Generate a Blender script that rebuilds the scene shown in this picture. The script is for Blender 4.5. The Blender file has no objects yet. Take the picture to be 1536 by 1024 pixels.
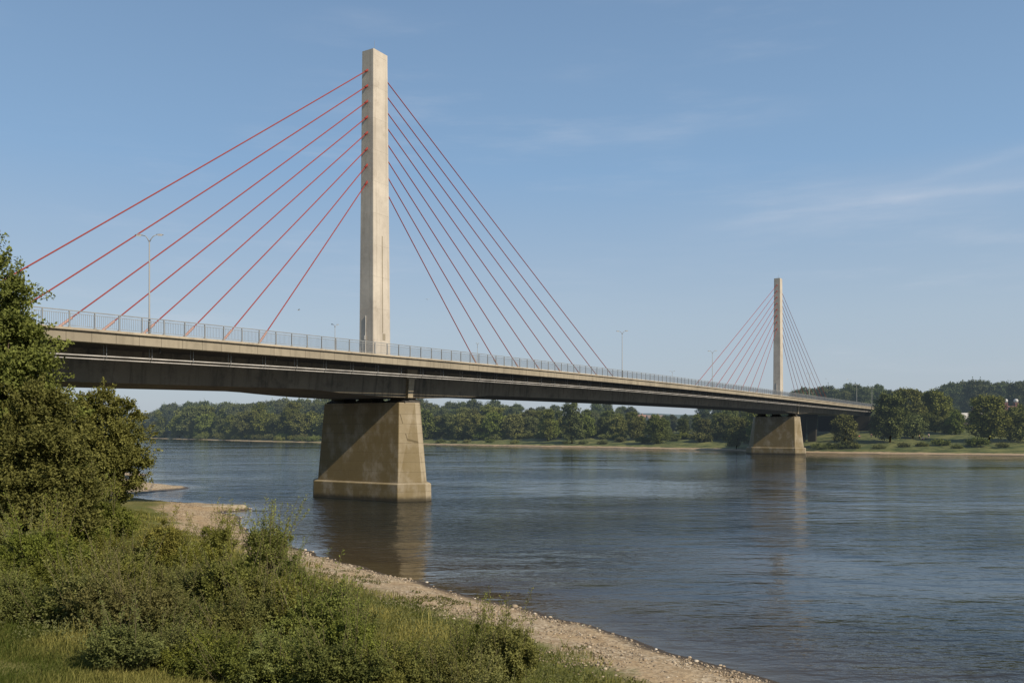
import bpy, bmesh, math, random
import numpy as np
from mathutils import Vector, Matrix
random.seed(7); RNG = np.random.default_rng(7)
C = bpy.context.scene.collection
R = math.radians

# ------------------------------------------------------------------ helpers
def link(o, parent=None):
    C.objects.link(o)
    if parent is not None: o.parent = parent
    return o
def tag(o, label=None, cat=None, group=None, kind=None):
    if label: o['label'] = label
    if cat: o['category'] = cat
    if group: o['group'] = group
    if kind: o['kind'] = kind
    return o
def empty(name, loc=(0, 0, 0), rz=0.0):
    o = bpy.data.objects.new(name, None); o.location = loc; o.rotation_euler = (0, 0, rz)
    o.empty_display_size = 0.3
    return link(o)
def mesh_np(name, V, F, mat=None, parent=None, smooth=False, attr=None):
    """V (n,3); F (m,k) int array or list of such arrays"""
    me = bpy.data.meshes.new(name)
    V = np.asarray(V, dtype=np.float32)
    Fs = F if isinstance(F, list) else [F]
    Fs = [np.asarray(f, dtype=np.int32) for f in Fs if len(f)]
    me.vertices.add(len(V)); me.vertices.foreach_set('co', V.ravel())
    nl = sum(f.size for f in Fs); npol = sum(len(f) for f in Fs)
    me.loops.add(nl); me.polygons.add(npol)
    me.loops.foreach_set('vertex_index', np.concatenate([f.ravel() for f in Fs]))
    tot = np.concatenate([np.full(len(f), f.shape[1], np.int32) for f in Fs])
    start = np.concatenate([[0], np.cumsum(tot)[:-1]]).astype(np.int32)
    me.polygons.foreach_set('loop_start', start)
    me.update(calc_edges=True)
    me.polygons.foreach_set('use_smooth', np.full(npol, bool(smooth)))
    if attr:
        for k, a in attr.items():
            at = me.attributes.new(k, 'FLOAT', 'POINT'); at.data.foreach_set('value', np.asarray(a, np.float32))
    if mat: me.materials.append(mat)
    return link(bpy.data.objects.new(name, me), parent)
class MB:
    def __init__(s): s.v = []; s.q = []; s.t = []; s.n = 0
    def add(s, V, Q=(), T=()):
        V = np.asarray(V, float).reshape(-1, 3)
        s.v.append(V)
        if len(Q): s.q.append(np.asarray(Q, int) + s.n)
        if len(T): s.t.append(np.asarray(T, int) + s.n)
        s.n += len(V)
    def hexa(s, P):          # 8 points: bottom ring 4, top ring 4
        s.add(P, [[0, 3, 2, 1], [4, 5, 6, 7], [0, 1, 5, 4], [1, 2, 6, 5], [2, 3, 7, 6], [3, 0, 4, 7]])
    def box(s, c, h, rz=0):
        cz, sz = math.cos(rz), math.sin(rz)
        P = []
        for z in (-1, 1):
            for x, y in ((-1, -1), (1, -1), (1, 1), (-1, 1)):
                a, b = x * h[0], y * h[1]
                P.append((c[0] + a * cz - b * sz, c[1] + a * sz + b * cz, c[2] + z * h[2]))
        s.hexa(P)
    def tube(s, p0, p1, r0, r1=None, n=8, cap=True):
        r1 = r0 if r1 is None else r1
        s.path([p0, p1], [r0, r1], n, cap)
    def path(s, pts, rads, n=8, cap=True):
        pts = [Vector(p) for p in pts]; V = []
        up = Vector((0, 0, 1))
        for i, p in enumerate(pts):
            d = (pts[min(i + 1, len(pts) - 1)] - pts[max(i - 1, 0)]).normalized()
            a = d.cross(up)
            if a.length < 1e-3: a = Vector((1, 0, 0))
            a.normalize(); b = d.cross(a)
            for k in range(n):
                t = 2 * math.pi * k / n
                V.append(p + (a * math.cos(t) + b * math.sin(t)) * rads[i])
        Q = []
        for i in range(len(pts) - 1):
            for k in range(n):
                k2 = (k + 1) % n
                Q.append([i * n + k, i * n + k2, (i + 1) * n + k2, (i + 1) * n + k])
        T = []
        if cap:
            V.append(pts[0]); V.append(pts[-1]); a = len(V) - 2; e = (len(pts) - 1) * n
            for k in range(n):
                k2 = (k + 1) % n
                T.append([a, k2, k]); T.append([a + 1, e + k, e + k2])
        s.add([tuple(v) for v in V], Q, T)
    def rings(s, rings, cap=True):       # list of equal length rings
        n = len(rings[0]); V = [p for r in rings for p in r]; Q = []; T = []
        for i in range(len(rings) - 1):
            for k in range(n):
                k2 = (k + 1) % n
                Q.append([i * n + k, i * n + k2, (i + 1) * n + k2, (i + 1) * n + k])
        if cap:
            for ri, fl in ((0, 1), (len(rings) - 1, 0)):
                c = np.mean(np.array(rings[ri]), axis=0); V.append(tuple(c)); ci = len(V) - 1
                for k in range(n):
                    k2 = (k + 1) % n
                    T.append([ci, ri * n + k2, ri * n + k] if fl else [ci, ri * n + k, ri * n + k2])
        s.add(V, Q, T)
    def build(s, name, mat, parent=None, smooth=False, bevel=0):
        V = np.concatenate(s.v)
        F = []
        if s.q: F.append(np.concatenate(s.q))
        if s.t: F.append(np.concatenate(s.t))
        o = mesh_np(name, V, F, mat, parent, smooth)
        if bevel:
            m = o.modifiers.new('bevel', 'BEVEL'); m.width = bevel; m.segments = 2; m.limit_method = 'ANGLE'
        return o

# smooth value noise in numpy
_G = np.random.default_rng(3).random((256, 256))
def vnoise(x, y):
    x = np.asarray(x, float); y = np.asarray(y, float)
    xi = np.floor(x).astype(int); yi = np.floor(y).astype(int); fx = x - xi; fy = y - yi
    fx = fx * fx * (3 - 2 * fx); fy = fy * fy * (3 - 2 * fy)
    g = lambda a, b: _G[a % 256, b % 256]
    return (g(xi, yi) * (1 - fx) + g(xi + 1, yi) * fx) * (1 - fy) + (g(xi, yi + 1) * (1 - fx) + g(xi + 1, yi + 1) * fx) * fy - .5
def fbm(x, y, o=3):
    return sum(vnoise(np.asarray(x) * 2 ** k + 17 * k, np.asarray(y) * 2 ** k - 9 * k) / 2 ** k for k in range(o))
def sstep(a, b, x):
    t = np.clip((np.asarray(x, float) - a) / (b - a), 0, 1); return t * t * (3 - 2 * t)

# ------------------------------------------------------------------ materials
def newmat(name):
    m = bpy.data.materials.new(name); m.use_nodes = True
    nt = m.node_tree; nt.nodes.clear()
    out = nt.nodes.new('ShaderNodeOutputMaterial')
    return m, nt, out
class NT:
    def __init__(s, nt): s.nt = nt
    def n(s, typ, **kw):
        x = s.nt.nodes.new(typ)
        for k, v in kw.items():
            if k.startswith('i_'): x.inputs[k[2:].replace('_', ' ')].default_value = v
            else: setattr(x, k, v)
        return x
    def l(s, a, b): s.nt.links.new(a, b)
    def noise(s, vec, scale, detail=4, rough=.55, dim='3D'):
        x = s.n('ShaderNodeTexNoise'); x.inputs['Scale'].default_value = scale; x.inputs['Detail'].default_value = detail
        x.inputs['Roughness'].default_value = rough
        if vec is not None: s.l(vec, x.inputs['Vector'])
        return x.outputs['Fac']
    def ramp(s, fac, stops):
        x = s.n('ShaderNodeValToRGB'); cr = x.color_ramp
        while len(cr.elements) < len(stops): cr.elements.new(.5)
        for e, (p, c) in zip(cr.elements, stops):
            e.position = p; e.color = (*c, 1) if len(c) == 3 else c
        s.l(fac, x.inputs['Fac']); return x.outputs['Color']
    def rampf(s, fac, a, b, va=0., vb=1.):
        x = s.n('ShaderNodeMapRange'); x.clamp = True; x.interpolation_type = 'SMOOTHSTEP'
        for k, v in (('From Min', a), ('From Max', b), ('To Min', va), ('To Max', vb)): x.inputs[k].default_value = v
        s.l(fac, x.inputs['Value']); return x.outputs['Result']
    def mix(s, fac, a, b, mode='MIX'):
        x = s.n('ShaderNodeMix'); x.data_type = 'RGBA'; x.blend_type = mode
        for sock, v in ((x.inputs[0], fac), (x.inputs[6], a), (x.inputs[7], b)):
            if hasattr(v, 'is_linked') or hasattr(v, 'links'): s.l(v, sock)
            elif isinstance(v, (int, float)): sock.default_value = v
            else: sock.default_value = (*v, 1)
        return x.outputs[2]
    def math(s, op, a, b=None, c=None):
        x = s.n('ShaderNodeMath'); x.operation = op
        for i, v in enumerate((a, b, c)):
            if v is None: continue
            if isinstance(v, (int, float)): x.inputs[i].default_value = v
            else: s.l(v, x.inputs[i])
        return x.outputs[0]
    def bump(s, h, strength=.5, dist=.05, normal=None):
        x = s.n('ShaderNodeBump'); x.inputs['Strength'].default_value = strength; x.inputs['Distance'].default_value = dist
        s.l(h, x.inputs['Height'])
        if normal is not None: s.l(normal, x.inputs['Normal'])
        return x.outputs['Normal']
    def map(s, vec, scale=(1, 1, 1), rot=(0, 0, 0)):
        x = s.n('ShaderNodeMapping'); x.inputs['Scale'].default_value = scale; x.inputs['Rotation'].default_value = rot
        s.l(vec, x.inputs['Vector']); return x.outputs['Vector']
    def principled(s, color, rough=.8, normal=None, spec=.3, metal=0.):
        x = s.n('ShaderNodeBsdfPrincipled')
        for k, v in (('Base Color', color), ('Roughness', rough), ('Specular IOR Level', spec), ('Metallic', metal)):
            if hasattr(v, 'links'): s.l(v, x.inputs[k])
            elif isinstance(v, (int, float)): x.inputs[k].default_value = v
            else: x.inputs[k].default_value = (*v, 1)
        if normal is not None: s.l(normal, x.inputs['Normal'])
        return x.outputs[0]
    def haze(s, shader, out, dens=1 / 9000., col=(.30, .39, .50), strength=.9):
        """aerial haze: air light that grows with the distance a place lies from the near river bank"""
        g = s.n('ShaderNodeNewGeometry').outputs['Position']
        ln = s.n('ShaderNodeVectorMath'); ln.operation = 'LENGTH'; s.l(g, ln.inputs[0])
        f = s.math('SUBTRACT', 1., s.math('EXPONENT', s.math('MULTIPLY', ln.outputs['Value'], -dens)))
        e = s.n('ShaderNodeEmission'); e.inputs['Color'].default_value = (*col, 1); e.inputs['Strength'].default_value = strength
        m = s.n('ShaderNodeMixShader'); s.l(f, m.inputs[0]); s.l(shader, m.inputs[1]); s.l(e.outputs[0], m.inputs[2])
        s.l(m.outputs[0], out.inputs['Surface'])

def mat_plain(name, col, rough=.6, metal=0., spec=.4, var=.15, vs=3., haze=False):
    m, nt, out = newmat(name); t = NT(nt)
    o = t.n('ShaderNodeTexCoord').outputs['Object']
    nz = t.noise(o, vs, 5)
    c = t.ramp(nz, [(.3, [x * (1 - var) for x in col]), (.7, [min(1, x * (1 + var)) for x in col])]) if var > .06 else t.ramp(nz, [(0., col), (1., col)])
    sh = t.principled(c, rough, None, spec, metal)
    if haze: t.haze(sh, out)
    else: t.l(sh, out.inputs['Surface'])
    return m

U_ = (.525, .851)
def mat_concrete(name, base, stain=(.10, .085, .06), stain_amt=.5, streak=.5, joint=None, moss=0., low_dark=None, bright=1.):
    """weathered concrete with vertical streaks, pour joints and board marks; world coordinates, frame turned along the bridge"""
    m, nt, out = newmat(name); t = NT(nt)
    g = t.n('ShaderNodeNewGeometry').outputs['Position']
    v = t.map(g, (1, 1, 1), (0, 0, -math.atan2(.851, .525)))
    big = t.noise(v, .22, 5); mid = t.noise(v, 1.4, 6, .6); fine = t.noise(v, 14, 4, .6)
    st = t.noise(t.map(v, (1.6, 1.6, .07)), 1.0, 5, .6)
    c = t.mix(t.rampf(big, .3, .7), [x * .86 for x in base], [x * 1.1 for x in base])
    c = t.mix(t.rampf(mid, .35, .75, 0, .35), c, [x * .72 for x in base])
    c = t.mix(t.rampf(fine, .3, .8, 0, .25), c, [x * .7 for x in base])
    c = t.mix(t.rampf(st, .48, .75, 0, streak), c, stain)
    c = t.mix(t.rampf(t.noise(v, .5, 6, .7), .52, .7, 0, stain_amt), c, stain)
    h = t.math('ADD', t.math('MULTIPLY', mid, .5), t.math('MULTIPLY', fine, .25))
    if moss:
        ms = t.rampf(t.noise(t.map(v, (1, 1, .7)), .5, 6, .65), .26, .56, .25, moss)
        dn_ = t.n('ShaderNodeVectorMath'); dn_.operation = 'DOT_PRODUCT'; t.l(t.n('ShaderNodeNewGeometry').outputs['Normal'], dn_.inputs[0]); dn_.inputs[1].default_value = (-U_[0], -U_[1], 0)
        ms = t.math('MULTIPLY', ms, t.rampf(dn_.outputs['Value'], .3, .95, .3, 1.))
        c = t.mix(ms, c, (.165, .118, .04))
    if joint:
        bl, bh, w = joint
        b = t.n('ShaderNodeTexBrick'); b.offset = .5
        b.inputs['Color1'].default_value = (1, 1, 1, 1); b.inputs['Color2'].default_value = (.86, .86, .86, 1); b.inputs['Mortar'].default_value = (0, 0, 0, 1)
        b.inputs['Scale'].default_value = 1; b.inputs['Mortar Size'].default_value = w; b.inputs['Mortar Smooth'].default_value = .4
        b.inputs['Brick Width'].default_value = bl; b.inputs['Row Height'].default_value = bh
        sx = t.n('ShaderNodeSeparateXYZ'); t.l(v, sx.inputs[0])
        cx = t.n('ShaderNodeCombineXYZ')
        t.l(t.math('ADD', sx.outputs[0], sx.outputs[1]), cx.inputs[0]); t.l(sx.outputs[2], cx.inputs[1])
        wv = t.n('ShaderNodeVectorMath'); wv.operation = 'ADD'
        wn = t.n('ShaderNodeCombineXYZ'); t.l(t.math('MULTIPLY', t.math('SUBTRACT', mid, .5), .12), wn.inputs[1])
        t.l(cx.outputs[0], wv.inputs[0]); t.l(wn.outputs[0], wv.inputs[1]); t.l(wv.outputs[0], b.inputs['Vector'])
        c = t.mix(t.math('MULTIPLY', t.math('SUBTRACT', 1., b.outputs['Color']), .6), c, [x * .5 for x in stain])
        h = t.math('ADD', h, t.math('MULTIPLY', b.outputs['Color'], .5))
    if low_dark:
        z0, z1 = low_dark
        sx = t.n('ShaderNodeSeparateXYZ'); t.l(g, sx.inputs[0])
        zz = t.math('ADD', sx.outputs[2], t.math('MULTIPLY', t.math('SUBTRACT', mid, .5), .5))
        c = t.mix(t.rampf(zz, z0, z1, .85, 0), c, (.035, .03, .02))
    sh = t.principled(c, .88, t.bump(h, .6, .04), .1)
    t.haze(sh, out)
    return m

def mat_leaf(name, dark, light, trans=.28, haze=False, spec=.07, dens=1 / 5200.):
    m, nt, out = newmat(name); t = NT(nt)
    a = t.n('ShaderNodeAttribute'); a.attribute_name = 'tint'
    oi = t.n('ShaderNodeObjectInfo').outputs['Random']
    c = t.ramp(a.outputs['Fac'], [(0., dark), (1., light)])
    hs = t.n('ShaderNodeHueSaturation'); t.l(c, hs.inputs['Color'])
    t.l(t.rampf(oi, 0, 1, .482, .515), hs.inputs['Hue'])
    t.l(t.rampf(t.math('FRACT', t.math('MULTIPLY', oi, 7.3)), 0, 1, .78, 1.18), hs.inputs['Value'])
    t.l(t.rampf(t.math('FRACT', t.math('MULTIPLY', oi, 13.7)), 0, 1, .82, 1.0), hs.inputs['Saturation'])
    p = t.principled(hs.outputs[0], .6, None, spec)
    tr = t.n('ShaderNodeBsdfTranslucent'); t.l(t.mix(1., hs.outputs[0], (1., 1., .5), 'MULTIPLY'), tr.inputs['Color'])
    mx = t.n('ShaderNodeMixShader'); mx.inputs[0].default_value = trans
    t.l(p, mx.inputs[1]); t.l(tr.outputs[0], mx.inputs[2])
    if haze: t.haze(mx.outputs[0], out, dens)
    else: t.l(mx.outputs[0], out.inputs['Surface'])
    return m

M = {}
M['tower'] = mat_concrete('tower_concrete', (.53, .475, .395), (.24, .20, .15), .3, .45, (5.2, 3.9, .007))
M['pier'] = mat_concrete('pier_concrete', (.41, .355, .265), (.14, .105, .055), .3, .28, (2.4, 1.15, .02), moss=.9, low_dark=(.15, .75))
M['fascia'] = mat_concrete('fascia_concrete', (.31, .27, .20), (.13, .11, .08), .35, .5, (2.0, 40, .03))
M['coping'] = mat_concrete('coping_concrete', (.40, .345, .26), (.11, .095, .07), .45, .3)
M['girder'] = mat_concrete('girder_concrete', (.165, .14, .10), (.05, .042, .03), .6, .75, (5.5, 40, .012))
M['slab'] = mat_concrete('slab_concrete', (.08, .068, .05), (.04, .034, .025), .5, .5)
M['dark'] = mat_concrete('shaded_concrete', (.05, .045, .035), (.03, .025, .02), .4, .4)  # shade under the side spans put into the concrete's base colour
M['asphalt'] = mat_plain('asphalt', (.05, .05, .052), .9, 0, .2, .2, 1.5)
M['paint'] = mat_plain('road_paint', (.7, .7, .68), .7)
M['steel'] = mat_plain('galvanised_steel', (.30, .31, .31), .5, .6, .5, .2, 2)
M['pipe'] = mat_plain('pipe_metal', (.46, .44, .41), .55, .2, .4, .3, .6)
M['rail'] = mat_plain('rail_paint', (.27, .28, .28), .55, .3, .4, .2, 1)
M['lamp'] = mat_plain('lamp_steel', (.27, .27, .26), .6, .1, .2, .03, 1)
M['lampglass'] = mat_plain('lamp_glass', (.7, .7, .68), .25, 0, .5, .05)
M['red'] = mat_plain('cable_red', (.25, .05, .042), .7, 0, .08, .05, .35)
M['redpale'] = mat_plain('cable_tube_pale', (.36, .20, .16), .6, .1, .4, .05, .6)
M['bearing'] = mat_plain('bearing_dark', (.06, .055, .048), .8, 0, .3, .3, 2)
M['bark'] = mat_plain('bark', (.09, .07, .05), .95, 0, .1, .4, 6)
M['twig'] = mat_plain('twig', (.13, .11, .06), .9, 0, .1, .3, 6)
M['leafA'] = mat_leaf('leaf_oak', (.02, .029, .005), (.225, .24, .038), .25)
M['leafB'] = mat_leaf('leaf_yellow', (.026, .036, .007), (.255, .25, .05), .28)
M['leafS'] = mat_leaf('leaf_shrub', (.026, .038, .009), (.25, .262, .05), .3)
M['leafF'] = mat_leaf('leaf_far', (.028, .042, .012), (.20, .215, .045), .12, haze=True, dens=1 / 7000.)
M['leafG'] = mat_leaf('leaf_far_back', (.028, .042, .016), (.14, .16, .046), .12, haze=True, dens=1 / 4800.)
M['grass'] = mat_leaf('grass_blades', (.07, .085, .018), (.30, .26, .085), .3)
M['weed'] = mat_leaf('weed_leaves', (.045, .06, .013), (.18, .19, .05), .3)
M['stone'] = None

# ------------------------------------------------------------------ river plan (metres; camera stands over the origin looking along +y)
near = [(1500, -1800), (600, -700), (100, -82), (40, -10), (14, 23.6), (9.6, 30), (6.2, 34.4), (3.9, 38.2), (-.6, 43.4), (-6.6, 50.8), (-10.5, 56), (-14.6, 61),
        (-19, 67), (-22.6, 73), (-25.2, 80), (-27.5, 86), (-30, 89.2), (-29.0, 90.6), (-27.2, 92.2), (-27.6, 93.8), (-31.5, 96.6), (-38, 100), (-45, 105), (-50.5, 109), (-49.5, 114),
        (-45.5, 121.5), (-46.3, 124), (-52, 130), (-62, 138), (-65, 150), (-66.5, 157), (-73, 164), (-84, 175), (-105, 205), (-140, 262), (-180, 330), (-250, 450), (-345, 600), (-460, 720), (-800, 950), (-2600, 1500)]
far = [(-2600, 2000), (-900, 1250), (-420, 800), (-290, 650), (-240, 590), (-190, 535), (-114, 463), (-75, 437), (-41, 414), (0, 378), (20, 362), (36, 351), (48, 338), (62, 328), (73, 322), (82, 303), (88, 292),
       (96, 283), (106, 277), (120, 271), (135, 264), (153, 257), (220, 238), (300, 222), (600, 120), (1300, -300), (2600, -1800)]
def chaikin(p, k=2):
    p = np.array(p, float)
    for _ in range(k):
        q = np.empty((2 * len(p) - 2, 2)); q[0::2] = .75 * p[:-1] + .25 * p[1:]; q[1::2] = .25 * p[:-1] + .75 * p[1:]
        p = np.vstack([p[:1], q, p[-1:]])
    return p
near = chaikin(near, 2); far = chaikin(far, 1)
def segdist(P, L):
    d = np.full(len(P), 1e9)
    for a, b in zip(L[:-1], L[1:]):
        ab = b - a; t = np.clip(((P - a) @ ab) / (ab @ ab), 0, 1)
        q = P - a - t[:, None] * ab; d = np.minimum(d, np.hypot(q[:, 0], q[:, 1]))
    return d
POLY = np.vstack([near, far])
def inside(P):
    x, y = P[:, 0], P[:, 1]; c = np.zeros(len(P), bool)
    for (x1, y1), (x2, y2) in zip(POLY, np.roll(POLY, -1, axis=0)):
        if y1 == y2: continue
        k = ((y1 > y) != (y2 > y)) & (x < (x2 - x1) * (y - y1) / (y2 - y1) + x1); c ^= k
    return c
T1 = np.array([-17.1, 107.]); U = np.array([.525, .851]); N = np.array([.851, -.525]); SPAN = 192.7
def terrain(x, y):
    x = np.atleast_1d(np.asarray(x, float)); y = np.atleast_1d(np.asarray(y, float))
    P = np.stack([x, y], 1)
    dn = segdist(P, near); df = segdist(P, far); ins = inside(P)
    d = np.minimum(dn, df); ds = np.where(ins, -d, d)
    r = np.hypot(x, y)
    ds = ds + np.where(np.abs(ds) < 40, fbm(x / 3.1, y / 3.1) * np.clip(r / 60, .5, 6) * .9, 0)
    isnear = dn <= df
    a = np.clip(ds, 0, None)
    zn = np.where(a < 5.5, .13 * a, .715 + .15 * (a - 5.5)); zn = 4.1 - np.log1p(np.exp(np.clip((4.1 - zn) * 1.6, -30, 30))) / 1.6
    zn = np.where(a < 3, .13 * a, zn)
    zn = zn + .25 * fbm(x / 6, y / 6) * sstep(4, 10, a)
    zf = np.where(a < 9, .09 * a, .81 + .095 * (a - 9)); cap = 6.3 + 2.5 * sstep(60, 400, x)
    lo = sstep(-60, 40, x)
    zf = np.minimum(zf * (.55 + .45 * lo), cap * (.45 + .55 * lo)) + .5 * fbm(x / 14, y / 14) * sstep(6, 25, a)
    zf = zf + sstep(150, 600, a) * 4 * (1 + fbm(x / 120, y / 120))
    z = np.where(isnear, zn, zf)
    z = np.where(ds < 0, np.maximum(ds * .16, -3.5), z)
    # bridge approach embankment beyond the far abutment and behind the near one
    s = (x - T1[0]) * U[0] + (y - T1[1]) * U[1]; t = (x - T1[0]) * N[0] + (y - T1[1]) * N[1]
    em = 16.0 - np.clip(np.abs(t) - 11, 0, None) * .55
    z = np.where((s > 312) & (em > z), em, z)
    em2 = 15.0 - np.clip(np.abs(t) - 11, 0, None) * .55 - np.clip(-124 - s, 0, None) * 0
    z = np.where((s < -116) & (em2 > z), em2, z)
    # distant hills
    z = z + sstep(1300, 2300, y) * (24 + 22 * fbm(x / 420, y / 900)) 
    return z, ds, isnear
def tz(x, y): return float(terrain([x], [y])[0][0])

def graded(parts):
    out = []
    for a, b, st in parts: out += list(np.arange(a, b, st))
    out.append(parts[-1][1]); return np.array(out)
gx = graded([(-3600, -1200, 200), (-1200, -500, 50), (-500, -90, 6), (-90, -50, 1.2), (-50, 22, .4), (22, 60, 1.5), (60, 360, 5), (360, 1000, 40), (1000, 3600, 200)])
gy = graded([(-1600, -200, 140), (-200, -10, 15), (-10, 14, 1), (14, 70, .45), (70, 180, .8), (180, 250, 4), (250, 460, 2.5), (460, 900, 12), (900, 2400, 75), (2400, 6000, 300)])
X, Y = np.meshgrid(gx, gy, indexing='ij'); xf, yf = X.ravel(), Y.ravel()
Z, DS, NEARF = terrain(xf, yf)
fine = fbm(xf / 1.1, yf / 1.1, 3) * .10 * sstep(.2, 1.5, DS) * (NEARF & (yf < 180))
Z = Z + fine
nx, ny = len(gx), len(gy)
idx = np.arange(nx * ny).reshape(nx, ny)
F = np.stack([idx[:-1, :-1].ravel(), idx[1:, :-1].ravel(), idx[1:, 1:].ravel(), idx[:-1, 1:].ravel()], 1)

def mat_ground():
    m, nt, out = newmat('river_bank'); t = NT(nt)
    g = t.n('ShaderNodeNewGeometry').outputs['Position']
    a = t.n('ShaderNodeAttribute'); a.attribute_name = 'shore'; ds = a.outputs['Fac']
    nf = t.n('ShaderNodeAttribute'); nf.attribute_name = 'farside'; fs = nf.outputs['Fac']
    n1 = t.noise(g, .35, 6, .65); n2 = t.noise(g, 2.2, 6, .65); n3 = t.noise(g, 13, 5, .7); nb = t.noise(g, .05, 5, .6)
    wob = t.math('ADD', t.math('MULTIPLY', t.math('SUBTRACT', n1, .5), 6), t.math('MULTIPLY', t.math('SUBTRACT', n2, .5), 3.2))
    dd = t.math('ADD', ds, wob)
    sand = t.mix(t.rampf(n2, .3, .7), (.27, .19, .11), (.42, .32, .20))
    vor = t.n('ShaderNodeTexVoronoi'); vor.inputs['Scale'].default_value = 6.5; t.l(g, vor.inputs['Vector'])
    vs = t.n('ShaderNodeSeparateColor'); t.l(vor.outputs['Color'], vs.inputs[0])
    peb = t.ramp(vs.outputs[0], [(0, (.16, .12, .08)), (.5, (.33, .26, .17)), (1, (.52, .45, .34))])
    sand = t.mix(t.math('MULTIPLY', t.rampf(n1, .35, .6), t.math('SUBTRACT', .75, t.math('MULTIPLY', fs, .5))), sand, peb)
    sand = t.mix(t.rampf(n3, .45, .8, 0, .5), sand, (.17, .12, .07))
    wet = t.rampf(t.math('ADD', ds, t.math('MULTIPLY', t.math('SUBTRACT', n2, .5), .8)), .3, 1.3, 1, 0)
    sand = t.mix(wet, sand, (.062, .045, .028))
    gr = t.mix(t.rampf(n1, .35, .65), (.09, .092, .024), (.18, .155, .055))
    gr = t.mix(t.rampf(n2, .45, .75, 0, .6), gr, (.22, .18, .08))
    gr = t.mix(t.rampf(nb, .42, .6, 0, .6), gr, (.11, .125, .032))
    gr = t.mix(t.rampf(n3, .4, .8, 0, .5), gr, (.04, .05, .012))
    gf = t.mix(t.rampf(t.noise(g, .16, 8, .75), .38, .62), (.045, .06, .018), (.15, .15, .05))
    gf = t.mix(t.rampf(n1, .45, .75, 0, .7), gf, (.055, .07, .02))
    gr = t.mix(fs, gr, gf)
    gs_ = t.n('ShaderNodeSeparateXYZ'); t.l(g, gs_.inputs[0]); edge = t.math('ADD', t.math('ADD', 5.0, t.rampf(gs_.outputs[1], 58, 76, 0, 1.2)), t.math('MULTIPLY', fs, -1.5))
    e = t.rampf(t.math('SUBTRACT', dd, edge), -.8, 1.2)
    c = t.mix(e, sand, gr)
    sx = t.n('ShaderNodeSeparateXYZ'); t.l(g, sx.inputs[0])
    hill = t.rampf(sx.outputs[1], 900, 1200)
    c = t.mix(hill, c, t.mix(t.rampf(t.noise(g, .012, 6, .7), .4, .6), (.03, .045, .02), (.06, .075, .03)))
    h = t.math('ADD', t.math('MULTIPLY', n3, .5), t.math('MULTIPLY', vor.outputs['Distance'], .8))
    sh = t.principled(c, t.math('SUBTRACT', .95, t.math('MULTIPLY', wet, .5)), t.bump(h, .6, .07), .06)
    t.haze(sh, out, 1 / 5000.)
    return m
ground = mesh_np('ground', np.stack([xf, yf, Z], 1), F, mat_ground(), None, True, {'shore': DS, 'farside': (~NEARF).astype(float)})
tag(ground, kind='structure', label='grassy river banks with sandy gravel beaches and low distant hills')

# water
wx = graded([(-3500, -500, 150), (-500, -90, 8), (-90, 30, .8), (30, 120, 4), (120, 400, 12), (400, 3500, 200)])
wy = graded([(-1500, 0, 100), (0, 20, 2), (20, 170, .8), (170, 470, 5), (470, 1200, 30), (1200, 2000, 200)])
X, Y = np.meshgrid(wx, wy, indexing='ij'); xf, yf = X.ravel(), Y.ravel()
Zw, DSw, _ = terrain(xf, yf)
idx = np.arange(len(wx) * len(wy)).reshape(len(wx), len(wy))
F = np.stack([idx[:-1, :-1].ravel(), idx[1:, :-1].ravel(), idx[1:, 1:].ravel(), idx[:-1, 1:].ravel()], 1)
keep = (DSw[F].min(1) < 6); F = F[keep]
def mat_water():
    m, nt, out = newmat('river_water'); t = NT(nt)
    g = t.n('ShaderNodeNewGeometry').outputs['Position']
    a = t.n('ShaderNodeAttribute'); a.attribute_name = 'depth'; dp = a.outputs['Fac']
    deep = t.mix(t.rampf(t.noise(g, .02, 4), .35, .65), (.009, .014, .016), (.016, .02, .018))
    c = t.mix(t.rampf(dp, .0, 14, 0, 1), (.045, .034, .02), deep)
    c = t.mix(t.rampf(dp, 0., 2.2, .75, 0), c, (.065, .05, .025))
    rot = R(25)
    v1 = t.map(g, (.55, 1.0, 1), (0, 0, rot)); v2 = t.map(g, (.7, 1.0, 1), (0, 0, -R(12)))
    w0 = t.noise(t.map(g, (.4, 1, 1), (0, 0, R(14))), .24, 3, .55); w1 = t.noise(t.map(g, (.42, 1, 1), (0, 0, -R(6))), .7, 3, .55); w2 = t.noise(v2, 1.9, 4, .6); w3 = t.noise(t.map(g, (.6, 1, 1), (0, 0, R(8))), 5.5, 3, .6)
    patch = t.rampf(t.noise(t.map(g, (.5, 1, 1), (0, 0, R(-30))), .035, 4, .6), .35, .65, .3, 1.6)
    shal = t.rampf(dp, 0, 5, .35, 1)
    h = t.math('ADD', t.math('ADD', t.math('MULTIPLY', w0, .17), t.math('MULTIPLY', w1, .25)), t.math('ADD', t.math('MULTIPLY', w2, .065), t.math('MULTIPLY', w3, .008)))
    wy_ = t.n('ShaderNodeSeparateXYZ'); t.l(g, wy_.inputs[0]); h = t.math('MULTIPLY', t.math('MULTIPLY', t.math('MULTIPLY', h, patch), shal), t.rampf(wy_.outputs[1], 90, 250, 1, .6))
    bp = t.bump(h, 1.0, 1.0)
    x = t.n('ShaderNodeBsdfPrincipled')
    t.l(c, x.inputs['Base Color']); x.inputs['Roughness'].default_value = .04; x.inputs['IOR'].default_value = 1.333
    t.l(bp, x.inputs['Normal'])
    t.l(x.outputs[0], out.inputs['Surface'])
    return m
water = mesh_np('water', np.stack([xf, yf, np.zeros_like(xf)], 1), F, mat_water(), None, True, {'depth': np.clip(-DSw, 0, 60)})
tag(water, kind='structure', label='calm rippled blue grey river water')

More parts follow.
